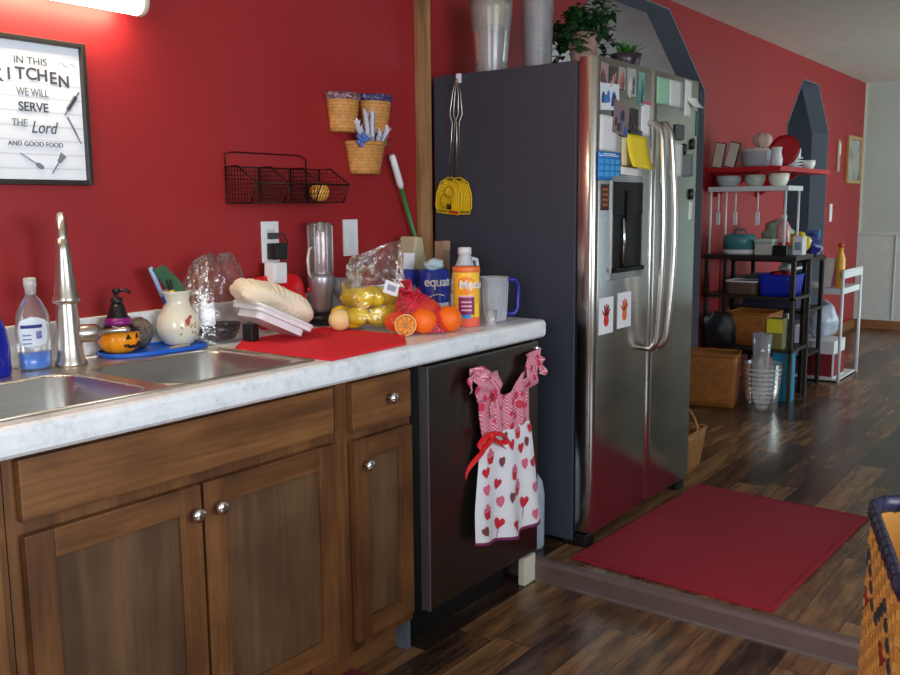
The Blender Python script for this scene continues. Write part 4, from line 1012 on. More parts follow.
g = G().tube([(math.cos(CA+x)*.0518, math.sin(CA+x)*.0518, .074+.012*math.sin(x*2.2+1)) for x in [-.7+.14*k for k in range(11)]], .0022, 5); g.build('swoosh', paper, t)
t2 = canister('blue canister half hidden left of the other blue canister', -.15, -.16, .046, .16)
curved_text('pod', t2, .0485, .098, .032, paper, CA+.1, .34)
def wad(name, label, loc, c, sx, sy, sz, seed):
    o = G().sph((0, 0, 0), (sx, sy, sz), 22, wob=lambda q: 1+.28*noise.noise(q*2.3+Vector((seed, 0, 0)))).build(name, colmat(c, .7), loc=loc); return tag(o, label, 'tissue')
wad('tissue', 'pale blue tissue sticking out of the front blue canister', (-.158, -.285, CT+.186), (190, 215, 225), .04, .03, .022, 1)
t = T('white_carton', 'white carton standing on the left blue canister, in front of the beige bag', 'carton', (-.15, -.16, CT+.166), rz=-.4)
G().box(-.022, .022, -.012, .012, 0, .058, bev=.002, rot=(0, .08, 0)).build('card', paper, t)
t = T('paper_bag', 'beige paper bag with pointed top against the wall behind the blue canisters', 'bag', (-.034, -.085, CT+.001))
g = G().prism([(-.036, 0), (.036, 0), (.036, .19), (.018, .272), (-.018, .278), (-.036, .22)], 1, -.04, .04); g.build('bag', flat('beige_bag', srgb(196, 184, 150), .7, var=.08), t, bev=.006)
t = T('small_box', 'small brown cardboard box behind the white milk jug', 'box', (-.018, -.215, CT+.001))
G().box(-.02, .02, -.02, .02, 0, .262, bev=.002).build('box', colmat((150, 122, 96)), t); G().box(-.02, .02, -.021, -.02, .23, .262).build('flap', colmat((170, 140, 110)), t)
t = T('milk_jug', 'translucent white plastic jug with cap behind the orange canister', 'jug', (-.095, -.372, CT+.001))
G().lathe([(.045, 0), (.05, .006), (.05, .12), (.046, .15), (.028, .195), (.021, .215), (.021, .222)], (0, 0, 0), 28).build('body', flat('milk_plastic', srgb(205, 210, 216), .3, alpha=.93), t)
G().lathe([(.0235, .219), (.0235, .242), (.02, .245), (.001, .245)], (0, 0, 0), 20).build('cap', white_pl, t)
G().tube([(.024, -.006, .205), (.05, -.014, .2), (.056, -.016, .16), (.048, -.01, .12)], .008, 8).build('handle', flat('milk_handle', srgb(205, 210, 216), .3), t)
G().lathe([(.0508, .02), (.0508, .085)], (0, 0, 0), 28, caps=False).build('label', paper, t, solid=.0006)

# fibre powder canister
t = T('powder_canister', 'orange and yellow powder canister with purple panel at the worktop front', 'canister', (-.27, -.505, CT+.001))
FA = math.atan2(-2.236+.505, -2.6578+.275); r = .042
m, nt, b = newmat('canister_print')
v = coords(nt); sp = nt.nodes.new('ShaderNodeSeparateXYZ'); nt.links.new(v, sp.inputs[0])
nt.links.new(ramp(nt, sp.outputs[2], [(0, srgb(240, 100, 80)), (.03, srgb(240, 110, 80)), (.034, srgb(248, 190, 40)), (.13, srgb(250, 190, 30)), (.175, srgb(250, 200, 60)), (.19, srgb(250, 120, 40))]), b.inputs['Base Color']); b.inputs['Roughness'].default_value = .35
G().lathe([(r, 0), (r+.001, .003), (r+.001, .175), (r, .177)], (0, 0, 0), 32).build('tub', m, t)
G().lathe([(r+.002, .176), (r+.003, .178), (r+.003, .190), (r+.001, .193), (.001, .193)], (0, 0, 0), 32).build('lid', colmat((240, 120, 60), .4), t)
def band(g, a0, a1, z0, z1, rr, mi=0): g.grid(lambda u, v: Vector((math.cos(a0+(a1-a0)*u)*rr, math.sin(a0+(a1-a0)*u)*rr, z0+(z1-z0)*v)), 10, 3, mi=mi)
g = G(); n = 24
c0 = g.bm.verts.new((math.cos(FA)*(r+.0018), math.sin(FA)*(r+.0018), .133)); vs = [g.bm.verts.new((math.cos(FA+math.cos(2*PI*k/n)*.72)*(r+.0018), math.sin(FA+math.cos(2*PI*k/n)*.72)*(r+.0018), .133+.03*math.sin(2*PI*k/n))) for k in range(n)]
for k in range(n): g.bm.faces.new((c0, vs[k], vs[(k+1) % n]))
g.build('orange_disc', colmat((248, 140, 20), .4), t)
g = G(); band(g, FA-.62, FA+.62, .040, .096, r+.0016); g.build('purple_panel', colmat((130, 30, 90), .4), t)
g = G(); band(g, FA-.35, FA+.35, .028, .040, r+.0019); g.build('blue_panel', colmat((40, 150, 220), .4), t)
g = G(); band(g, FA-.62, FA+.62, .096, .101, r+.0019)
for k in range(3): band(g, FA-.4, FA+.4, .052+k*.013, .057+k*.013, r+.0021)
g.build('fine_print', colmat((230, 170, 190), .4), t)
g = G(); band(g, FA+.7, FA+1.1, .03, .075, r+.0018); g.build('glass_picture', colmat((250, 215, 60), .4), t)
curved_text('Metamucil', t, r+.0035, .136, .038, paper, FA+1.28, .42)

# frosted pitcher with blue handle
t = T('measuring_pitcher', 'frosted clear plastic pitcher with a dark blue handle at the worktop end', 'pitcher', (-.128, -.515, CT+.001), rz=-.2)
G().lathe([(.040, .003), (.042, 0), (.043, .01), (.050, .145), (.052, .15), (.049, .15), (.041, .012), (.001, .008)], (0, 0, 0), 30, caps=False).build('body', film('frosted_pitcher', (.66, .70, .78, 1), .58, .3), t)
g = G()
for k in range(14): a = k*2*PI/14; g.tube([(math.cos(a)*.044, math.sin(a)*.044, .02), (math.cos(a)*.050, math.sin(a)*.050, .135)], .0012, 4)
g.build('ribs', film('frosted_ribs', (.8, .84, .9, 1), .6, .3), t)
G().tube([(.048, -.012, .138), (.078, -.022, .138), (.09, -.026, .12), (.09, -.026, .04), (.078, -.022, .022), (.043, -.012, .022)], .0085, 10).build('handle', colmat((20, 30, 140), .3), t)
t = T('small_glass', 'tiny clear glass in front of the frosted pitcher', 'glass', (-.235, -.578, CT+.001))
G().lathe([(.016, 0), (.018, .003), (.02, .05), (.018, .05), (.016, .005), (.001, .005)], (0, 0, 0), 20, caps=False).build('glass', film('shot_glass', (.8, .82, .9, 1), .25, .05), t)

# ------------------------------------------------------------------ dress-shaped towel on the dishwasher
m, nt, b = newmat('gingham_pink')
t_c = nt.nodes.new('ShaderNodeTexCoord'); ck = nt.nodes.new('ShaderNodeTexChecker'); ck.inputs['Scale'].default_value = 170
ck.inputs[1].default_value = srgb(232, 180, 196); ck.inputs[2].default_value = srgb(196, 60, 92)
nt.links.new(t_c.outputs['Object'], ck.inputs[0])
vo = nt.nodes.new('ShaderNodeTexVoronoi'); vo.inputs['Scale'].default_value = 26; nt.links.new(t_c.outputs['Object'], vo.inputs['Vector'])
lt = nt.nodes.new('ShaderNodeMath'); lt.operation = 'LESS_THAN'; lt.inputs[1].default_value = .36; nt.links.new(vo.outputs['Distance'], lt.inputs[0])
mx = nt.nodes.new('ShaderNodeMixRGB'); nt.links.new(lt.outputs[0], mx.inputs[0]); nt.links.new(ck.outputs[0], mx.inputs[1]); mx.inputs[2].default_value = srgb(205, 50, 80)
nt.links.new(mx.outputs[0], b.inputs['Base Color']); b.inputs['Roughness'].default_value = .85; ging = m
m, nt, b = newmat('berry_print')
tc = nt.nodes.new('ShaderNodeTexCoord'); mp = nt.nodes.new('ShaderNodeMapping'); mp.inputs['Scale'].default_value = (1, .2, .8); nt.links.new(tc.outputs['Object'], mp.inputs[0])
vo = nt.nodes.new('ShaderNodeTexVoronoi'); vo.inputs['Scale'].default_value = 17; vo.inputs['Randomness'].default_value = .62; nt.links.new(mp.outputs[0], vo.inputs['Vector'])
lt = nt.nodes.new('ShaderNodeMath'); lt.operation = 'LESS_THAN'; lt.inputs[1].default_value = .27; nt.links.new(vo.outputs['Distance'], lt.inputs[0])
vo.voronoi_dimensions = '2D'; sx_ = nt.nodes.new('ShaderNodeSeparateXYZ'); cx2 = nt.nodes.new('ShaderNodeCombineXYZ'); nt.links.new(tc.outputs['Object'], sx_.inputs[0]); nt.links.new(sx_.outputs[0], cx2.inputs[0]); nt.links.new(sx_.outputs[2], cx2.inputs[1]); nt.links.new(cx2.outputs[0], vo.inputs['Vector'])
sc = nt.nodes.new('ShaderNodeSeparateColor'); nt.links.new(vo.outputs['Color'], sc.inputs[0])
cr = ramp(nt, sc.outputs[0], [(0, srgb(205, 40, 62)), (.38, srgb(226, 120, 150)), (.62, srgb(120, 72, 74)), (.8, srgb(214, 60, 80))], 'CONSTANT')
mx = nt.nodes.new('ShaderNodeMixRGB'); nt.links.new(lt.outputs[0], mx.inputs[0]); mx.inputs[1].default_value = srgb(232, 232, 240); nt.links.new(cr, mx.inputs[2])
nt.links.new(mx.outputs[0], b.inputs['Base Color']); b.inputs['Roughness'].default_value = .85; berry = m
t = T('dress_shaped_towel', 'pink and white dress-shaped kitchen towel with red bow hanging on the dishwasher front', 'towel', (-.22, -.632, .55))
def skirt(u, v):  # v 0 bottom, 1 waist
    xl = -.385-.075*(1-v)**.8 + .05*(max(0, .3-v)); xr = -.108+.045*(1-v)**.6
    x = xl+(xr-xl)*u; zb_ = .232 + (.055*(1-u/.55) if u < .55 else .0) + (.012 if u > .6 else -.0)
    if u < .55: zb_ = .238+.035*(1-u/.55)
    z = zb_ + (.605-zb_)*v
    y = -.645-.012*(1-v)*math.sin(u*PI*5)-.012*math.sin(u*PI) - .016*(1-v)
    return Vector((x, y, z))
g = G().grid(skirt, 50, 30)
def motif(g, u, v, P, mi, rot=0, sc=1):
    # printed figure: outline points (metres) laid on the cloth
    ca, sa = math.cos(rot), math.sin(rot); cv = []
    for x, z in P:
        x, z = (x*ca-z*sa)*sc*1.4, (x*sa+z*ca)*sc*1.3
        cv.append(g.bm.verts.new(skirt(min(1, max(0, u+x/.36)), min(1, max(0, v+z/.36))) + Vector((0, -.0026, 0))))
    c = g.bm.verts.new(skirt(u, v)+Vector((0, -.0030, 0))); n0 = len(g.bm.faces)
    for k in range(len(cv)): g.bm.faces.new((c, cv[k], cv[(k+1) % len(cv)]))
    g._mark(n0, mi, False)
heart = [(0, -.017), (.010, -.007), (.016, .003), (.014, .011), (.007, .014), (0, .008), (-.007, .014), (-.014, .011), (-.016, .003), (-.010, -.007)]
berryo = [(0, -.015), (.009, -.006), (.012, .004), (.008, .012), (0, .010), (-.008, .012), (-.012, .004), (-.009, -.006)]
cupb = [(-.009, -.016), (.009, -.016), (.015, .002), (-.015, .002)]
cupt = [(-.015, .0), (.015, .0), (.014, .009), (.006, .012), (.004, .020), (-.004, .020), (-.007, .012), (-.014, .009)]
stick = [(-.001, -.03), (.001, -.03), (.001, 0), (-.001, 0)]
for u, v, kind, r_ in ((.12, .50, 'b', .3), (.30, .53, 'h', -.3), (.16, .80, 'c', .1), (.14, .30, 'c', .1), (.10, .12, 's', .5), (.33, .16, 'l', -.3), (.36, .72, 's', .1), (.52, .85, 'h', .2), (.56, .60, 'c', -.2), (.50, .38, 's', -.2),
                       (.62, .44, 'c', -.3), (.78, .62, 'b', .1), (.74, .26, 'l', -.2), (.84, .82, 's', -.2), (.93, .60, 'h', .3), (.92, .36, 'b', .1), (.72, .78, 'h', 0), (.35, .36, 'b', .2), (.88, .11, 'b', 0), (.40, .94, 's', .2), (.10, .66, 'h', .2), (.66, .95, 'c', .1), (.95, .93, 'h', 0), (.55, .12, 'h', .2)):
    if kind == 'h': motif(g, u, v, heart, 1, r_, .9)
    elif kind == 'l': motif(g, u, v, heart, 1, r_, 1.0); motif(g, u+.0, v-.04, stick, 3, r_, 1)
    elif kind == 's': motif(g, u, v, berryo, 3, r_, 1)
    elif kind == 'b': motif(g, u, v, berryo, 2, r_, 1.1)
    else: motif(g, u, v, cupt, 2, r_, 1); motif(g, u, v-.012, cupb, 1, r_, 1)
g.build('skirt', [flat('white_cotton', srgb(236, 236, 244), .85, var=.02), colmat((206, 44, 62)), colmat((226, 110, 142)), colmat((128, 70, 74))], t, world=True)
g = G().grid(lambda u, v: skirt(u, .03*v)+Vector((0, -.002, -.004)), 50, 3); g.build('hem', colmat((120, 40, 90)), t, world=True, solid=.003)
def bod(u, v):
    xl = -.383 - .012*math.sin(v*PI) - .015*v; xr = -.110 - .004*v; x = xl+(xr-xl)*u
    zt = .775 - .055*math.sin(PI*min(1, max(0, (u-.12)/.7)))**1.0
    return Vector((x, -.645-.006*math.sin(u*PI*8)*(1-abs(v-.5))-.01*math.sin(u*PI), .6+(zt-.6)*v))
G().grid(bod, 48, 22).build('bodice', ging, t, world=True, solid=.003)
g = G()
def strap(x0, x1, z0, z1, xs, w, ph):
    def f(u, v):
        x = x0+(x1-x0)*v+(u-.5)*w*(1+.15*math.sin(v*9)); return Vector((x, -.648-.014*math.sin(v*PI)-.006*math.sin(v*14+ph+u*3), z0+(z1-z0)*v+.01*(u-.5)*math.sin(v*12+ph)))
    return f
for ar, n_ in (((-.375, -.415, .72, .83, 0, .085, 0), 12), ((-.14, -.085, .71, .835, 0, .085, 2), 12)): G().grid(strap(*ar), n_, 16).build('ruffle_strap', ging, t, world=True, solid=.004)
G().grid(strap(-.325, -.325, .66, .80, 0, .05, 1), 8, 12).build('front_ruffle', ging, t, world=True, solid=.004)
for cx_, cz_, sx_ in ((-.43, .775, -1), (-.082, .765, 1)):
    def fr(u, v): 
        a = u*PI*1.05-.3; rr = .028+.03*v; return Vector((cx_+sx_*math.cos(a)*rr*.8, -.655-.010*math.sin(u*22)*v-.008*v, cz_+math.sin(a)*rr))
    G().grid(fr, 34, 6).build('ruffle_sleeve', ging, t, world=True, solid=.003)
g = G()
def loop(cx_, cz_, L, a0, w):
    pts = []
    for k in range(17):
        q = 2*PI*k/16; pts.append((cx_+math.cos(a0)*L*(1-math.cos(q))/2 - math.sin(a0)*w*math.sin(q), cz_+math.sin(a0)*L*(1-math.cos(q))/2+math.cos(a0)*w*math.sin(q)))
    g.grid(lambda u, v: Vector((pts[int(round(u*16))][0], -.668-.012*math.sin(u*PI)+.014*(v-.5), pts[int(round(u*16))][1]+.012*(v-.5))), 17, 4)
loop(-.37, .608, -.085, .25, .014); loop(-.37, .608, .085, -.35, .013)
g.grid(lambda u, v: Vector((-.375-.12*v+.012*(u-.5), -.668-.008*math.sin(v*6)+.01*u, .600-.095*v+.018*(u-.5))), 6, 10)
g.grid(lambda u, v: Vector((-.365+.095*v, -.668-.008*math.sin(v*5)+.01*u, .600-.05*v+.018*(u-.5))), 6, 10)
g.sph((-.37, -.672, .606), (.014, .01, .014), 10); g.build('bow', colmat((222, 26, 34), .5), t, world=True, solid=.002)
o = G().lathe([(.011, 0), (.009, .005), (.003, .007), (.003, .016)], (0, 0, 0), 14, rot=(PI/2, 0, 0)).build('suction_hook', chrome, loc=(-.035, -.6290, .838)); tag(o, 'small clear hook on the upper right corner of the dishwasher door', 'hook')

# ------------------------------------------------------------------ mats on the floor
a = math.radians(-2.0); cx_, cy_ = (.0505+1.1268)/2, (-1.4497-.7337)/2; wx, wy = (1.1268-.0505)/2, (1.4497-.7337)/2
g = G().box(-wx, wx, -wy, wy, .0, .009, bev=.003); g.tube([(-wx+.012, -wy+.012, .009), (wx-.012, -wy+.012, .009), (wx-.012, wy-.012, .009), (-wx+.012, wy-.012, .009)], .003, 6, closed=True)
o = g.build('floor_mat', flat('burgundy_carpet', srgb(148, 22, 44), .95, var=.2, scale=120, bmp=.9), loc=(cx_, cy_, ST+.001), rot=(0, 0, a)); tag(o, 'large burgundy carpet mat on the raised floor before the refrigerator', 'mat')
g = G().prism([(-1.55, -.98), (-.95, -.98), (-.90, -.95), (-.875, -.90), (-.875, -.52), (-.905, -.48), (-.95, -.47), (-1.55, -.47)], 2, .001, .01)
o = g.build('floor_mat', flat('burgundy_carpet_dark', srgb(120, 18, 40), .95, var=.2, scale=120, bmp=.9), bev=.002); tag(o, 'burgundy mat on the kitchen floor at the foot of the sink cabinet', 'mat')

# ------------------------------------------------------------------ big woven basket, lower right
def weave_geo(g, f, nw, nh, pw, ph, mi_fn, th=.0018):
    # woven skin over surface f(u,v)->(point, normal): alternate strips bulge in and out
    for j in range(nh):
        for i in range(nw):
            o_ = th if (i+j) % 2 else -.3*th
            u0, u1 = (i+.04)/nw, (i+.96)/nw; v0, v1 = (j+.06)/nh, (j+.94)/nh
            P = []
            for (u, v) in ((u0, v0), (u1, v0), (u1, v1), (u0, v1)): p, n_ = f(u, v); P.append(p + n_*0)
            um, vm = (u0+u1)/2, (v0+v1)/2; pm, nm = f(um, vm)
            A = [g.bm.verts.new(p + nm*(-.001)) for p in P]; q = []
            for (u, v) in ((u0+.12/nw, v0+.1/nh), (u1-.12/nw, v0+.1/nh), (u1-.12/nw, v1-.1/nh), (u0+.12/nw, v1-.1/nh)): p, n_ = f(u, v); q.append(g.bm.verts.new(p + n_*(o_+.002)))
            fs = [g.bm.faces.new(q)] + [g.bm.faces.new((A[k], A[(k+1) % 4], q[(k+1) % 4], q[k])) for k in range(4)]
            for f_ in fs: f_.material_index = mi_fn(i, j)
t = T('woven_basket', 'large golden splint basket with navy rim and dark diamond pattern, lower right corner', 'basket', (-1.115, -2.125, .372), rz=math.radians(18))
bh = .42; rw, rd, rr_ = .225, .175, .06
def sq(u, w, d_, r_):
    # rounded rectangle by arc length, u in 0..1
    segs = [2*(d_-r_), PI/2*r_, 2*(w-r_), PI/2*r_]*2; tot = sum(segs); s_ = (u % 1)*tot
    cs = [(w-r_, d_-r_, 0), (-(w-r_), d_-r_, PI/2), (-(w-r_), -(d_-r_), PI), (w-r_, -(d_-r_), 1.5*PI)]
    st_ = [((w, -(d_-r_)), (0, 1), (1, 0)), ((w-r_, d_), (-1, 0), (0, 1)), ((-w, d_-r_), (0, -1), (-1, 0)), ((-(w-r_), -d_), (1, 0), (0, -1))]
    for k in range(4):
        L = 2*(d_-r_) if k % 2 == 0 else 2*(w-r_)
        if s_ <= L: p, dr_, n_ = st_[k]; return (p[0]+dr_[0]*s_, p[1]+dr_[1]*s_), n_
        s_ -= L
        A_ = PI/2*r_
        if s_ <= A_: c_ = cs[k]; a_ = c_[2]+s_/r_; return (c_[0]+r_*math.cos(a_), c_[1]+r_*math.sin(a_)), (math.cos(a_), math.sin(a_))
        s_ -= A_
    return (w, 0), (1, 0)
def bsk(u, v):
    k = 1.04-.04*v; (x, y), n_ = sq(u, rw*k, rd*k, rr_*k); return Vector((x, y, .01+bh*v)), Vector((n_[0], n_[1], 0))
golden = flat('splint_gold', srgb(216, 156, 80), .45, var=.12, scale=12, bmp=.2); golden2 = flat('splint_gold_dark', srgb(200, 140, 66), .45, var=.12, scale=12)
dgreen = flat('splint_green', srgb(44, 52, 58), .5, var=.1); dred = flat('splint_red', srgb(140, 30, 30), .5, var=.1)
NW, NH = 56, 22
def pat(i, j):
    jj = j-14; k = i % 8
    if abs(abs(k-4)+abs(jj)-3) < .5 and jj > -1: return 2
    if abs(k-4)+abs(jj) <= 2 and jj < 0: return 3
    return (i+j) % 2
g = G(); weave_geo(g, bsk, NW, NH, 0, 0, pat); g.build('woven_side', [golden, golden2, dgreen, dred], t)
g = G().grid(lambda u, v: bsk(u, v)[0]-bsk(u, v)[1]*.0022, 80, 10, closed_u=True); g.prism([bsk(k/40, .0)[0].to_2d()[:] for k in range(40)], 2, 0, .012)
g.build('lining', golden2, t)
rimp = [bsk(k/72, 1.0) for k in range(72)]
def rimf(u, v):
    p, n_ = bsk(u, .98); q = (math.cos(2*PI*v), math.sin(2*PI*v)); return Vector((p.x, p.y, bh-.002)) + n_*(q[0]*.008) + Vector((0, 0, q[1]*.016))
G().grid(rimf, 80, 9, closed_u=True).build('rim', flat('navy_rim', srgb(40, 42, 72), .35), t)
def lash(k):
    p, n_ = bsk(k/560, 1.0); q = 2*PI*k/14; return Vector((p.x, p.y, bh-.002)) + n_*(math.cos(q)*.0092) + Vector((0, 0, math.sin(q)*.0172))
G().tube([lash(k) for k in range(560)], .0008, 4, closed=True).build('lashing', flat('lashing', srgb(30, 32, 52), .5), t)

t = T('wooden_stool', 'low wooden stool under the large golden basket', 'stool', (-1.115, -2.125, 0), rz=math.radians(18))
G().box(-.24, .24, -.19, .19, .34, .371, bev=.004).build('seat', trim_wood, t)
for sx in (-1, 1):
    for sy in (-1, 1): G().tube([(sx*.2, sy*.15, .34), (sx*.22, sy*.17, .001)], .016, 10).build('leg', trim_wood, t)
# small basket beyond the refrigerator
def simple_basket(name, label, x, y, z, w, d_, h, m_, flare=1.12, handle=False, rz=0):
    t = T(name, label, 'basket', (x, y, z), rz)
    g = G()
    def f(u, v): k = 1+(flare-1)*v; (px, py), n_ = sq(u, w/2*k, d_/2*k, min(w, d_)*.12); return Vector((px, py, h*v))
    g.grid(f, 44, 6, closed_u=True); g.prism([f(k/30, 0).to_2d()[:] for k in range(30)], 2, .001, .006); g.build('body', m_, t, solid=.004)
    G().tube([f(k/40, 1) for k in range(40)], .006, 6, closed=True).build('rim', m_, t)
    if handle:
        G().tube([Vector((0, math.cos(PI*k/12)*d_/2*flare, h*.9+math.sin(PI*k/12)*h*.75)) for k in range(13)], .007, 6).build('handle', m_, t)
    return t
bw2 = weave('tan_basket_weave', srgb(176, 122, 62), srgb(84, 52, 24), 50, 55)
bw3 = weave('orange_basket_weave', srgb(178, 108, 40), srgb(104, 58, 18), 55, 45)
simple_basket('handled_basket', 'small tan basket with arched handle on the floor beyond the refrigerator', 1.32, -.55, ST+.001, .2, .2, .2, bw2, 1.25, True)

# ------------------------------------------------------------------ far storage corner
RZ = ST
def rack(label, x0, x1, y0, y1, ztop, shelves, m_):
    t = T('storage_rack', label, 'shelf', ((x0+x1)/2, (y0+y1)/2, RZ))
    for x in (x0, x1):
        for y in (y0, y1): G().box(x-.013, x+.013, y-.013, y+.013, RZ, ztop-.03, bev=.002).build('leg', m_, t, world=True)
    G().box(x0-.02, x1+.02, y0-.02, y1+.02, ztop-.03, ztop, bev=.003).build('top', m_, t, world=True)
    for z in shelves: G().box(x0-.013, x1+.013, y0-.013, y1+.013, z-.02, z, bev=.002).build('shelf', m_, t, world=True)
    return t
dark_wood = flat('dark_shelf_wood', srgb(44, 34, 28), .4, var=.15)
RT = 1.0
rack('dark open shelf unit loaded with kitchen things beside the red wall', 3.03, 3.36, -.575, -.03, RT, (.745, .42), dark_wood)
rack('second dark shelf unit between the loaded rack and the white cart', 3.46, 3.86, -.52, -.05, .965, (.62, .32), black_mt)
# white cart
t = T('utility_cart', 'white metal rolling cart standing right of the dark shelf units', 'cart', (4.2, -.46, RZ))
for x in (3.95, 4.46):
    for y in (-.64, -.28): G().tube([(x, y, RZ+.001), (x, y, .85)], .011, 8).build('leg', white_mt, t, world=True)
for z in (.095, .70): G().box(3.955, 4.455, -.635, -.285, z-.012, z+.03 if z > .5 else z, bev=.003).build('shelf', white_mt, t, world=True)
for y in (-.64, -.28): G().tube([(3.95, y, .85), (4.46, y, .85)], .011, 8).build('rail', white_mt, t, world=True)
G().box(3.95, 4.46, -.645, -.636, .80, .845).build('front_panel', white_mt, t, world=True)
# red wall shelf
t = T('wall_shelf', 'red wall shelf above the storage rack crowded with dishes', 'shelf', (3.6, -.2, 1.53))
redsh = flat('red_shelf_paint', srgb(190, 30, 34), .35, var=.06)
G().box(3.04, 4.15, -.47, -.002, 1.515, 1.545, bev=.004).build('board', redsh, t, world=True)
for x in (3.2, 4.0):
    G().prism([(-.002, 1.514), (-.30, 1.514), (-.002, 1.36)], 0, x-.01, x+.01).build('bracket', redsh, t, world=True)
# white stand with bowls beneath
t = T('wire_stand', 'white two-legged stand holding bowls beneath the red wall shelf', 'stand', (3.2, -.27, RT))
for x in (3.06, 3.33):
    for y in (-.5, -.03): G().tube([(x, y, RT+.001), (x, y, 1.40)], .008, 8).build('leg', white_mt, t, world=True)
G().box(3.045, 3.345, -.52, -.015, 1.395, 1.425, bev=.003).build('shelf', white_mt, t, world=True)
def bowlobj(label, x, y, z, r, h, c, group=None):
    o = G().lathe([(r*.6, 0), (r*.7, .003), (r*.95, h*.5), (r, h), (r*.93, h), (r*.86, h*.5), (.001, h*.12)], (0, 0, 0), 24).build('bowl', colmat(c, .3), loc=(x, y, z)); return tag(o, label, 'bowl', group)
bowlobj('pale grey bowl on the white stand, nearest the wall', 3.13, -.115, 1.426, .078, .068, (190, 200, 205))
bowlobj('greenish white bowl in the middle of the white stand', 3.13, -.285, 1.426, .064, .07, (200, 208, 196))
bowlobj('bright white bowl at the front end of the white stand', 3.13, -.432, 1.426, .062, .075, (244, 242, 224))
for y, lb_ in ((-.09, 'nearest the wall'), (-.2, 'in the middle'), (-.34, 'toward the front end')):
    t = T('spatula', 'white handled utensil hanging under the white stand, ' + lb_, 'utensil', (3.035, y, 1.385))
    G().tube([(0, 0, 0), (0, 0, -.12)], .005, 6).build('handle', white_mt, t); G().box(-.004, .004, -.013, .013, -.20, -.12, bev=.003).build('blade', white_pl, t)
# on the red shelf
SZ = 1.546
for y, z, tl, lb_ in ((-.045, SZ, .16, 'white framed card tilted against the refrigerator end of the red shelf'), (-.125, SZ, .24, 'second white framed card leaning more steeply on the red shelf')):
    t = T('framed_card', lb_, 'frame', (3.11, y, z))
    G().box(-.008, .008, -.035, .035, 0, .16, bev=.002).build('frame', black_pl, t, rot=(tl, 0, 0)); G().box(-.011, -.0085, -.03, .03, .006, .154).build('card', cream_m, t, rot=(tl, 0, 0))
t = T('covered_dish', 'grey casserole dish with white side on the red shelf', 'dish', (3.16, -.275, SZ))
G().lathe([(.07, 0), (.085, .02), (.09, .08), (.094, .085), (.094, .095)], (0, 0, 0), 28, sx=.9).build('dish', colmat((176, 178, 186), .3), t)
G().lathe([(.094, .096), (.09, .105), (.06, .118), (.001, .122)], (0, 0, 0), 28, sx=.9).build('lid', colmat((214, 208, 204), .3), t)
o = G().sph((0, 0, 0), (.05, .06, .045), 20, wob=lambda q: 1+.12*math.cos(6*math.atan2(q.y, q.x))).build('shell_ornament', colmat((214, 180, 168), .5), loc=(3.16, -.31, SZ+.165)); tag(o, 'pinkish shell shaped ornament on top of the grey casserole dish', 'ornament')
t = T('plate', 'large red plate standing upright on the red shelf', 'plate', (3.3, -.41, SZ))
G().lathe([(.001, 0), (.07, .0), (.095, .012), (.098, .016), (.07, .005), (.001, .005)], (0, 0, .1), 32, rot=(0, -PI/2+.15, 0)).build('plate', colmat((178, 22, 38), .3), t)
t = T('pitcher', 'small white pitcher in front of the upright red plate', 'pitcher', (3.12, -.415, SZ))
G().lathe([(.03, 0), (.035, .004), (.038, .04), (.028, .08), (.033, .115), (.030, .115), (.025, .08), (.001, .01)], (0, 0, 0), 20).build('body', white_pl, t); G().tube([(0, .03, .1), (0, .06, .09), (0, .055, .04), (0, .034, .03)], .005, 6).build('handle', white_pl, t)
t = T('plate_stack', 'stacked white dishes on the far part of the red shelf', 'dishes', (3.75, -.30, SZ))
for k in range(4): G().lathe([(.05, 0), (.09, .014), (.092, .017), (.05, .006), (.001, .006)], (0, 0, k*.02), 24).build('dish', white_pl, t)
G().box(-.07, .07, -.06, .06, .08, .14, bev=.006).build('box', colmat((205, 222, 218)), t)
bowlobj('small white cup at the right end of the stacked dishes', 3.86, -.40, SZ, .045, .06, (240, 242, 238))
# on the rack
t = T('cake_carrier', 'teal lidded cake carrier with white base on top of the rack', 'container', (3.14, -.20, RT))
G().lathe([(.10, 0), (.108, .006), (.108, .03)], (0, 0, 0), 30, sx=.9).build('base', white_pl, t)
G().lathe([(.104, .031), (.104, .10), (.09, .125), (.001, .13)], (0, 0, 0), 30, sx=.9).build('cover', flat('teal_plastic', srgb(70, 140, 146), .3, alpha=.9), t)
G().tube([(-.0, -.04, .13), (0, -.03, .155), (0, .03, .155), (0, .04, .13)], .007, 8).build('handle', grey_pl, t)
t = T('storage_tub', 'cream storage tub with lid between teal carrier and black box', 'container', (3.12, -.375, RT))
G().box(-.06, .06, -.055, .055, 0, .075, bev=.008).build('tub', colmat((190, 190, 178), .4), t); G().box(-.064, .064, -.059, .059, .0755, .10, bev=.006).build('lid', colmat((176, 196, 190), .4), t)
o = G().box(-.05, .05, -.042, .042, 0, .062, bev=.004).build('small_crate', black_pl, loc=(3.09, -.485, RT)); tag(o, 'small black box near the front corner of the rack top', 'box')
t = T('soap_bottle', 'clear red-filled bottle standing on the rack below the white stand', 'bottle', (3.24, -.44, RT))
G().lathe([(.04, 0), (.043, .005), (.043, .17), (.02, .21), (.016, .22)], (0, 0, 0), 22).build('bottle', flat('pinkish_plastic', srgb(214, 150, 150), .25), t); G().lathe([(.0435, .02), (.0435, .075)], (0, 0, 0), 22, caps=False).build('label', colmat((190, 30, 40)), t, solid=.001)
G().lathe([(.018, .22), (.018, .245), (.001, .246)], (0, 0, 0), 16).build('cap', white_pl, t)
t = T('paper_box', 'white tissue box at the front edge of the loaded rack top', 'box', (3.20, -.555, RT)); G().box(-.04, .04, -.03, .03, 0, .115, bev=.003).build('box', white_pl, t); G().box(-.041, -.0395, -.02, .02, .03, .08).build('panel', colmat((120, 150, 180)), t)
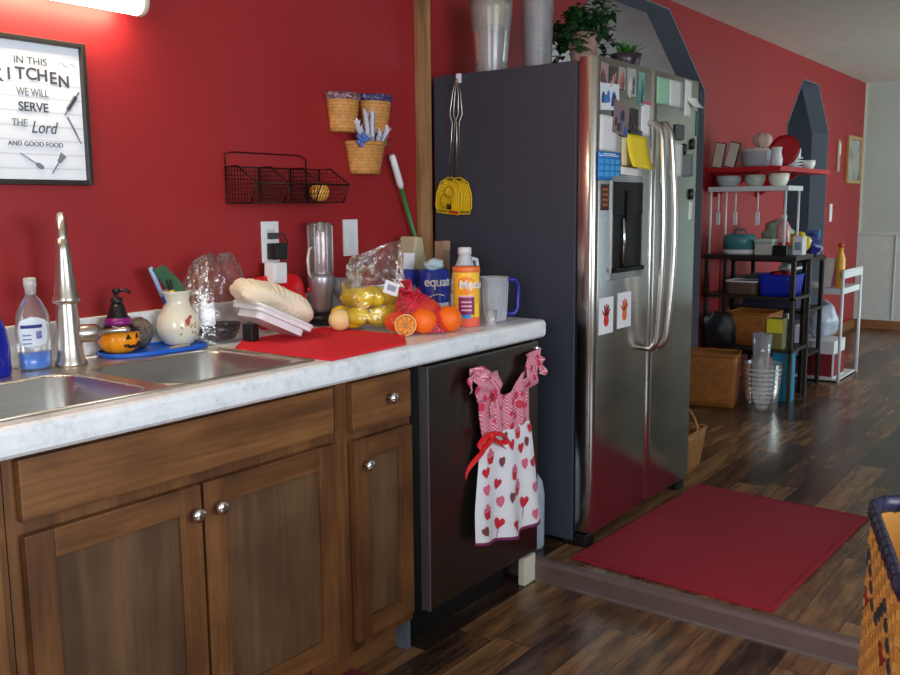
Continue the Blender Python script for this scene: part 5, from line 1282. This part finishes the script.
def blob(name, label, cat, loc, r, c, seed, rough=.5):
    o = G().sph((0, 0, 0), r, 22, wob=lambda q: 1+.35*noise.noise(q*1.7+Vector((seed, seed, 0)))).build(name, colmat(c, rough), loc=loc); return tag(o, label, cat)
blob('grocery_bag', 'crumpled yellow bag standing on the second shelf unit, next to the dark blue bag', 'bag', (3.515, -.45, 1.055), (.05, .08, .085), (214, 190, 30), 2, .35)
blob('grocery_bag', 'crumpled pale green plastic bag behind the yellow bag', 'bag', (3.70, -.26, 1.115), (.08, .10, .085), (150, 190, 160), 4, .3)
blob('grocery_bag', 'dark blue crumpled bag on the second shelf unit, right of the yellow bag', 'bag', (3.665, -.47, 1.04), (.08, .08, .072), (30, 40, 120), 6, .35)
blob('grocery_bag', 'lavender grey bag right of the dark blue bag', 'bag', (3.765, -.49, 1.01), (.04, .05, .04), (150, 150, 176), 8, .4)
t = T('cereal_box', 'blue box standing at the end of the second shelf unit', 'box', (3.82, -.46, .966)); G().box(-.02, .02, -.045, .045, 0, .17, bev=.002).build('box', colmat((70, 110, 160)), t); G().box(-.021, -.0195, -.04, -.02, .01, .16).build('stripe', colmat((60, 150, 230)), t)
t = T('spray_bottle', 'yellow and orange bottle standing beyond the blue box', 'bottle', (4.02, -.60, .733)); G().lathe([(.03, 0), (.033, .005), (.033, .2), (.016, .25), (.016, .28)], (0, 0, 0), 18).build('bottle', colmat((226, 170, 50), .35), t); G().lathe([(.018, .28), (.018, .31), (.001, .312)], (0, 0, 0), 14).build('cap', colmat((200, 70, 40), .35), t)
t = T('gift_bag', 'white and pink tapering gift bag on the white cart', 'bag', (4.05, -.53, .732))
g = G().prism([(-.03, 0), (.03, 0), (.075, .2), (-.075, .2)], 0, -.03, .03, mi=0); g.build('bag', colmat((226, 218, 214)), t); G().prism([(-.032, .0), (-.012, 0), (-.04, .2), (-.077, .2)], 0, -.032, -.0302).build('pink_side', colmat((206, 90, 170)), t)
t = T('open_box', 'low grey cardboard box on the second shelf unit front edge', 'box', (3.64, -.20, .966)); G().box(-.08, .08, -.08, .08, 0, .04, bev=.002).build('box', colmat((150, 140, 122)), t); G().box(-.075, .075, -.075, .075, .0405, .05).build('lid', colmat((186, 190, 180)), t)
o = G().box(-.06, .06, -.05, .05, 0, .03, bev=.003, rot=(0, 0, .3)).build('book', white_pl, loc=(4.08, -.385, .7325)); tag(o, 'white book lying on the white cart shelf', 'book')
# mid shelf
MZ = .746
t = simple_basket('oval_basket', 'round brown basket with white rim on the rack middle shelf', 3.14, -.245, MZ, .18, .18, .085, flat('brown_weave', srgb(96, 70, 56), .6), 1.1)
for ch in t.children:
    if ch.name.startswith('rim'): ch.data.materials[0] = white_pl
t = T('storage_bin', 'royal blue plastic bin on the middle shelf of the rack', 'bin', (3.17, -.46, MZ))
bb_ = flat('royal_blue', srgb(24, 40, 170), .35, var=.08)
def tubf(u, v): k = 1+.15*v; (px, py), n_ = sq(u, .11*k, .095*k, .02); return Vector((px, py, .13*v))
g = G().grid(tubf, 40, 5, closed_u=True); g.prism([tubf(k/30, 0).to_2d()[:] for k in range(30)], 2, .001, .006); g.build('bin', bb_, t, solid=.004); G().tube([tubf(k/40, 1) for k in range(40)], .005, 6, closed=True).build('rim', bb_, t)
blob('red_cloth', 'dark red cloth bundle lying in the royal blue bin', 'cloth', (3.17, -.46, MZ+.115), (.085, .07, .04), (150, 24, 40), 3, .8)
blob('white_bundle', 'small white bundle above the red cloth in the blue bin', 'cloth', (3.17, -.49, MZ+.175), (.05, .045, .022), (190, 196, 200), 5, .8)
# lower
t = simple_basket('wicker_basket', 'orange-brown wicker basket on the lowest rack shelf', 3.19, -.30, .421, .25, .25, .21, bw3, 1.12)
blob('black_bag', 'black bag sitting on top of the large wicker basket', 'bag', (2.96, -.15, .53), (.075, .10, .125), (16, 18, 22), 9, .5)
t = T('wicker_hamper', 'large square orange-brown wicker basket on the floor in front of the rack', 'basket', (2.825, -.15, ST+.001), rz=.25)
def hf(u, v): k = .95+.1*v; (px, py), n_ = sq(u, .115*k, .165*k, .012); return Vector((px, py, .325*v))
g = G().grid(hf, 60, 8, closed_u=True); g.prism([hf(k/40, 0).to_2d()[:] for k in range(40)], 2, .001, .006); g.build('body', bw3, t, solid=.005); G().tube([hf(k/60, 1) for k in range(60)], .007, 6, closed=True).build('rim', bw3, t)
G().box(-.115, .115, -.165, .165, .31, .318).build('lid', bw3, t)
o = G().box(-.002, .002, -.042, .042, 0, .085, rot=(0, .1, 0)).build('yellow_tag', colmat((214, 200, 30)), loc=(3.0, -.45, .548)); 
bpy.data.objects.remove(o)
t = T('yellow_box', 'small yellow-green box on the low shelf above the clear bin', 'box', (3.07, -.475, .421)); G().box(-.04, .04, -.05, .05, 0, .19, bev=.002).build('box', colmat((120, 112, 60)), t); G().box(-.041, -.0395, -.048, .048, .10, .185).build('label', colmat((216, 204, 40)), t)
# clear ribbed bin
t = T('clear_bin', 'tall clear ribbed plastic bin standing on the floor before the rack', 'bin', (2.86, -.47, ST+.001))
cb_ = film('clear_bin_film', (.82, .84, .86, 1), .22, .12)
G().lathe([(.085, 0), (.09, .004), (.10, .12), (.11, .28), (.112, .285)], (0, 0, 0), 40, caps=False, wob=lambda a, z: 1+.02*math.cos(20*a)).build('bin', cb_, t)
G().lathe([(.001, .0), (.085, .0), (.085, .004), (.001, .005)], (0, 0, 0), 30).build('bottom', cb_, t)
g = G()
for k in range(9): g.lathe([(.088+k*.0026, .02+k*.028), (.0905+k*.0026, .026+k*.028), (.0885+k*.0026, .032+k*.028)], (0, 0, 0), 36, caps=False)
g.build('ribs', film('clear_rib_film', (.95, .95, .97, 1), .35, .08), t)
t = T('clear_vase', 'tapered clear plastic vase standing inside the clear bin', 'vase', (2.88, -.45, ST+.02))
G().lathe([(.03, 0), (.035, .1), (.05, .3), (.06, .44), (.057, .44), (.03, .1)], (0, 0, 0), 28, caps=False).build('vase', film('clear_vase_film', (.85, .86, .9, 1), .22, .08), t)
t = T('teal_box', 'teal blue box on the floor between the clear bin and the rack leg', 'box', (3.16, -.50, ST+.001)); G().box(-.05, .05, -.06, .06, .0, .32, bev=.004).build('box', colmat((24, 136, 180), .4), t); G().box(-.051, -.0495, -.05, .05, .36, .42).build('edge', colmat((60, 160, 200), .4), t)
bpy.data.objects.remove(t.children[1]); 
# inside the cart
t = T('toy_box', 'white box with dark red front on the cart bottom shelf', 'box', (4.12, -.45, .0965)); G().box(-.15, .15, -.15, .15, 0, .26, bev=.004).build('box', white_pl, t); G().box(-.152, -.1505, -.14, .14, .01, .17).build('front_panel', colmat((130, 16, 34)), t); G().box(-.14, .14, -.152, -.1505, .01, .17).build('side_panel', colmat((130, 16, 34)), t)
blob('plastic_bag', 'white and navy plastic bag stuffed under the white cart shelf', 'bag', (4.15, -.45, .485), (.13, .12, .125), (176, 186, 204), 11, .35)
t = T('storage_box', 'navy storage box on the upper shelf of the second unit', 'box', (3.66, -.28, .621)); G().box(-.15, .15, -.18, .18, 0, .2, bev=.004).build('box', colmat((44, 48, 78)), t); G().box(-.155, .155, -.185, .185, .2005, .215).build('lid', colmat((120, 124, 130)), t)
t = T('storage_box', 'grey storage box on the lower shelf of the second unit', 'box', (3.66, -.28, .321)); G().box(-.15, .15, -.18, .18, 0, .18, bev=.004).build('box', colmat((120, 110, 124)), t); G().box(-.155, .155, -.185, .185, .1805, .195).build('lid', colmat((150, 140, 150)), t)

# far wall pictures and switch
t = T('framed_picture', 'small gold framed picture on the red wall by the far corner', 'picture', (6.72, 0, 1.72))
g = G(); 
for x0, x1, z0, z1 in ((-.25, -.22, -.22, .22), (.22, .25, -.22, .22), (-.22, .22, -.22, -.19), (-.22, .22, .19, .22)): g.box(x0, x1, -.025, -.001, z0, z1, 0, .003)
g.build('frame', flat('gold_wood', srgb(176, 142, 86), .4), t)
m, nt, b = newmat('picture_print'); n = nz(nt, coords(nt), 7, 3); nt.links.new(ramp(nt, n, [(.35, srgb(96, 106, 120)), (.55, srgb(170, 168, 160)), (.7, srgb(120, 110, 96))]), b.inputs['Base Color'])
G().box(-.222, .222, -.012, -.002, -.192, .192).build('print', m, t)
t = T('wall_plaque', 'narrow cream plaque on the red wall left of the gold framed picture', 'plaque', (6.18, 0, 1.75))
G().box(-.04, .04, -.015, -.001, -.15, .13, bev=.004).build('board', colmat((170, 150, 130)), t); G().box(-.03, .03, -.02, -.0152, .0, .1).build('panel', cream_m, t)
t = T('light_switch', 'white light switch on the red wall beside the far arch', 'switch', (6.02, 0, 1.24))
G().box(-.04, .04, -.008, -.001, -.09, .07, bev=.002).build('plate', white_pl, t); G().box(-.012, .012, -.014, -.0082, -.03, .03).build('rocker', paper, t)
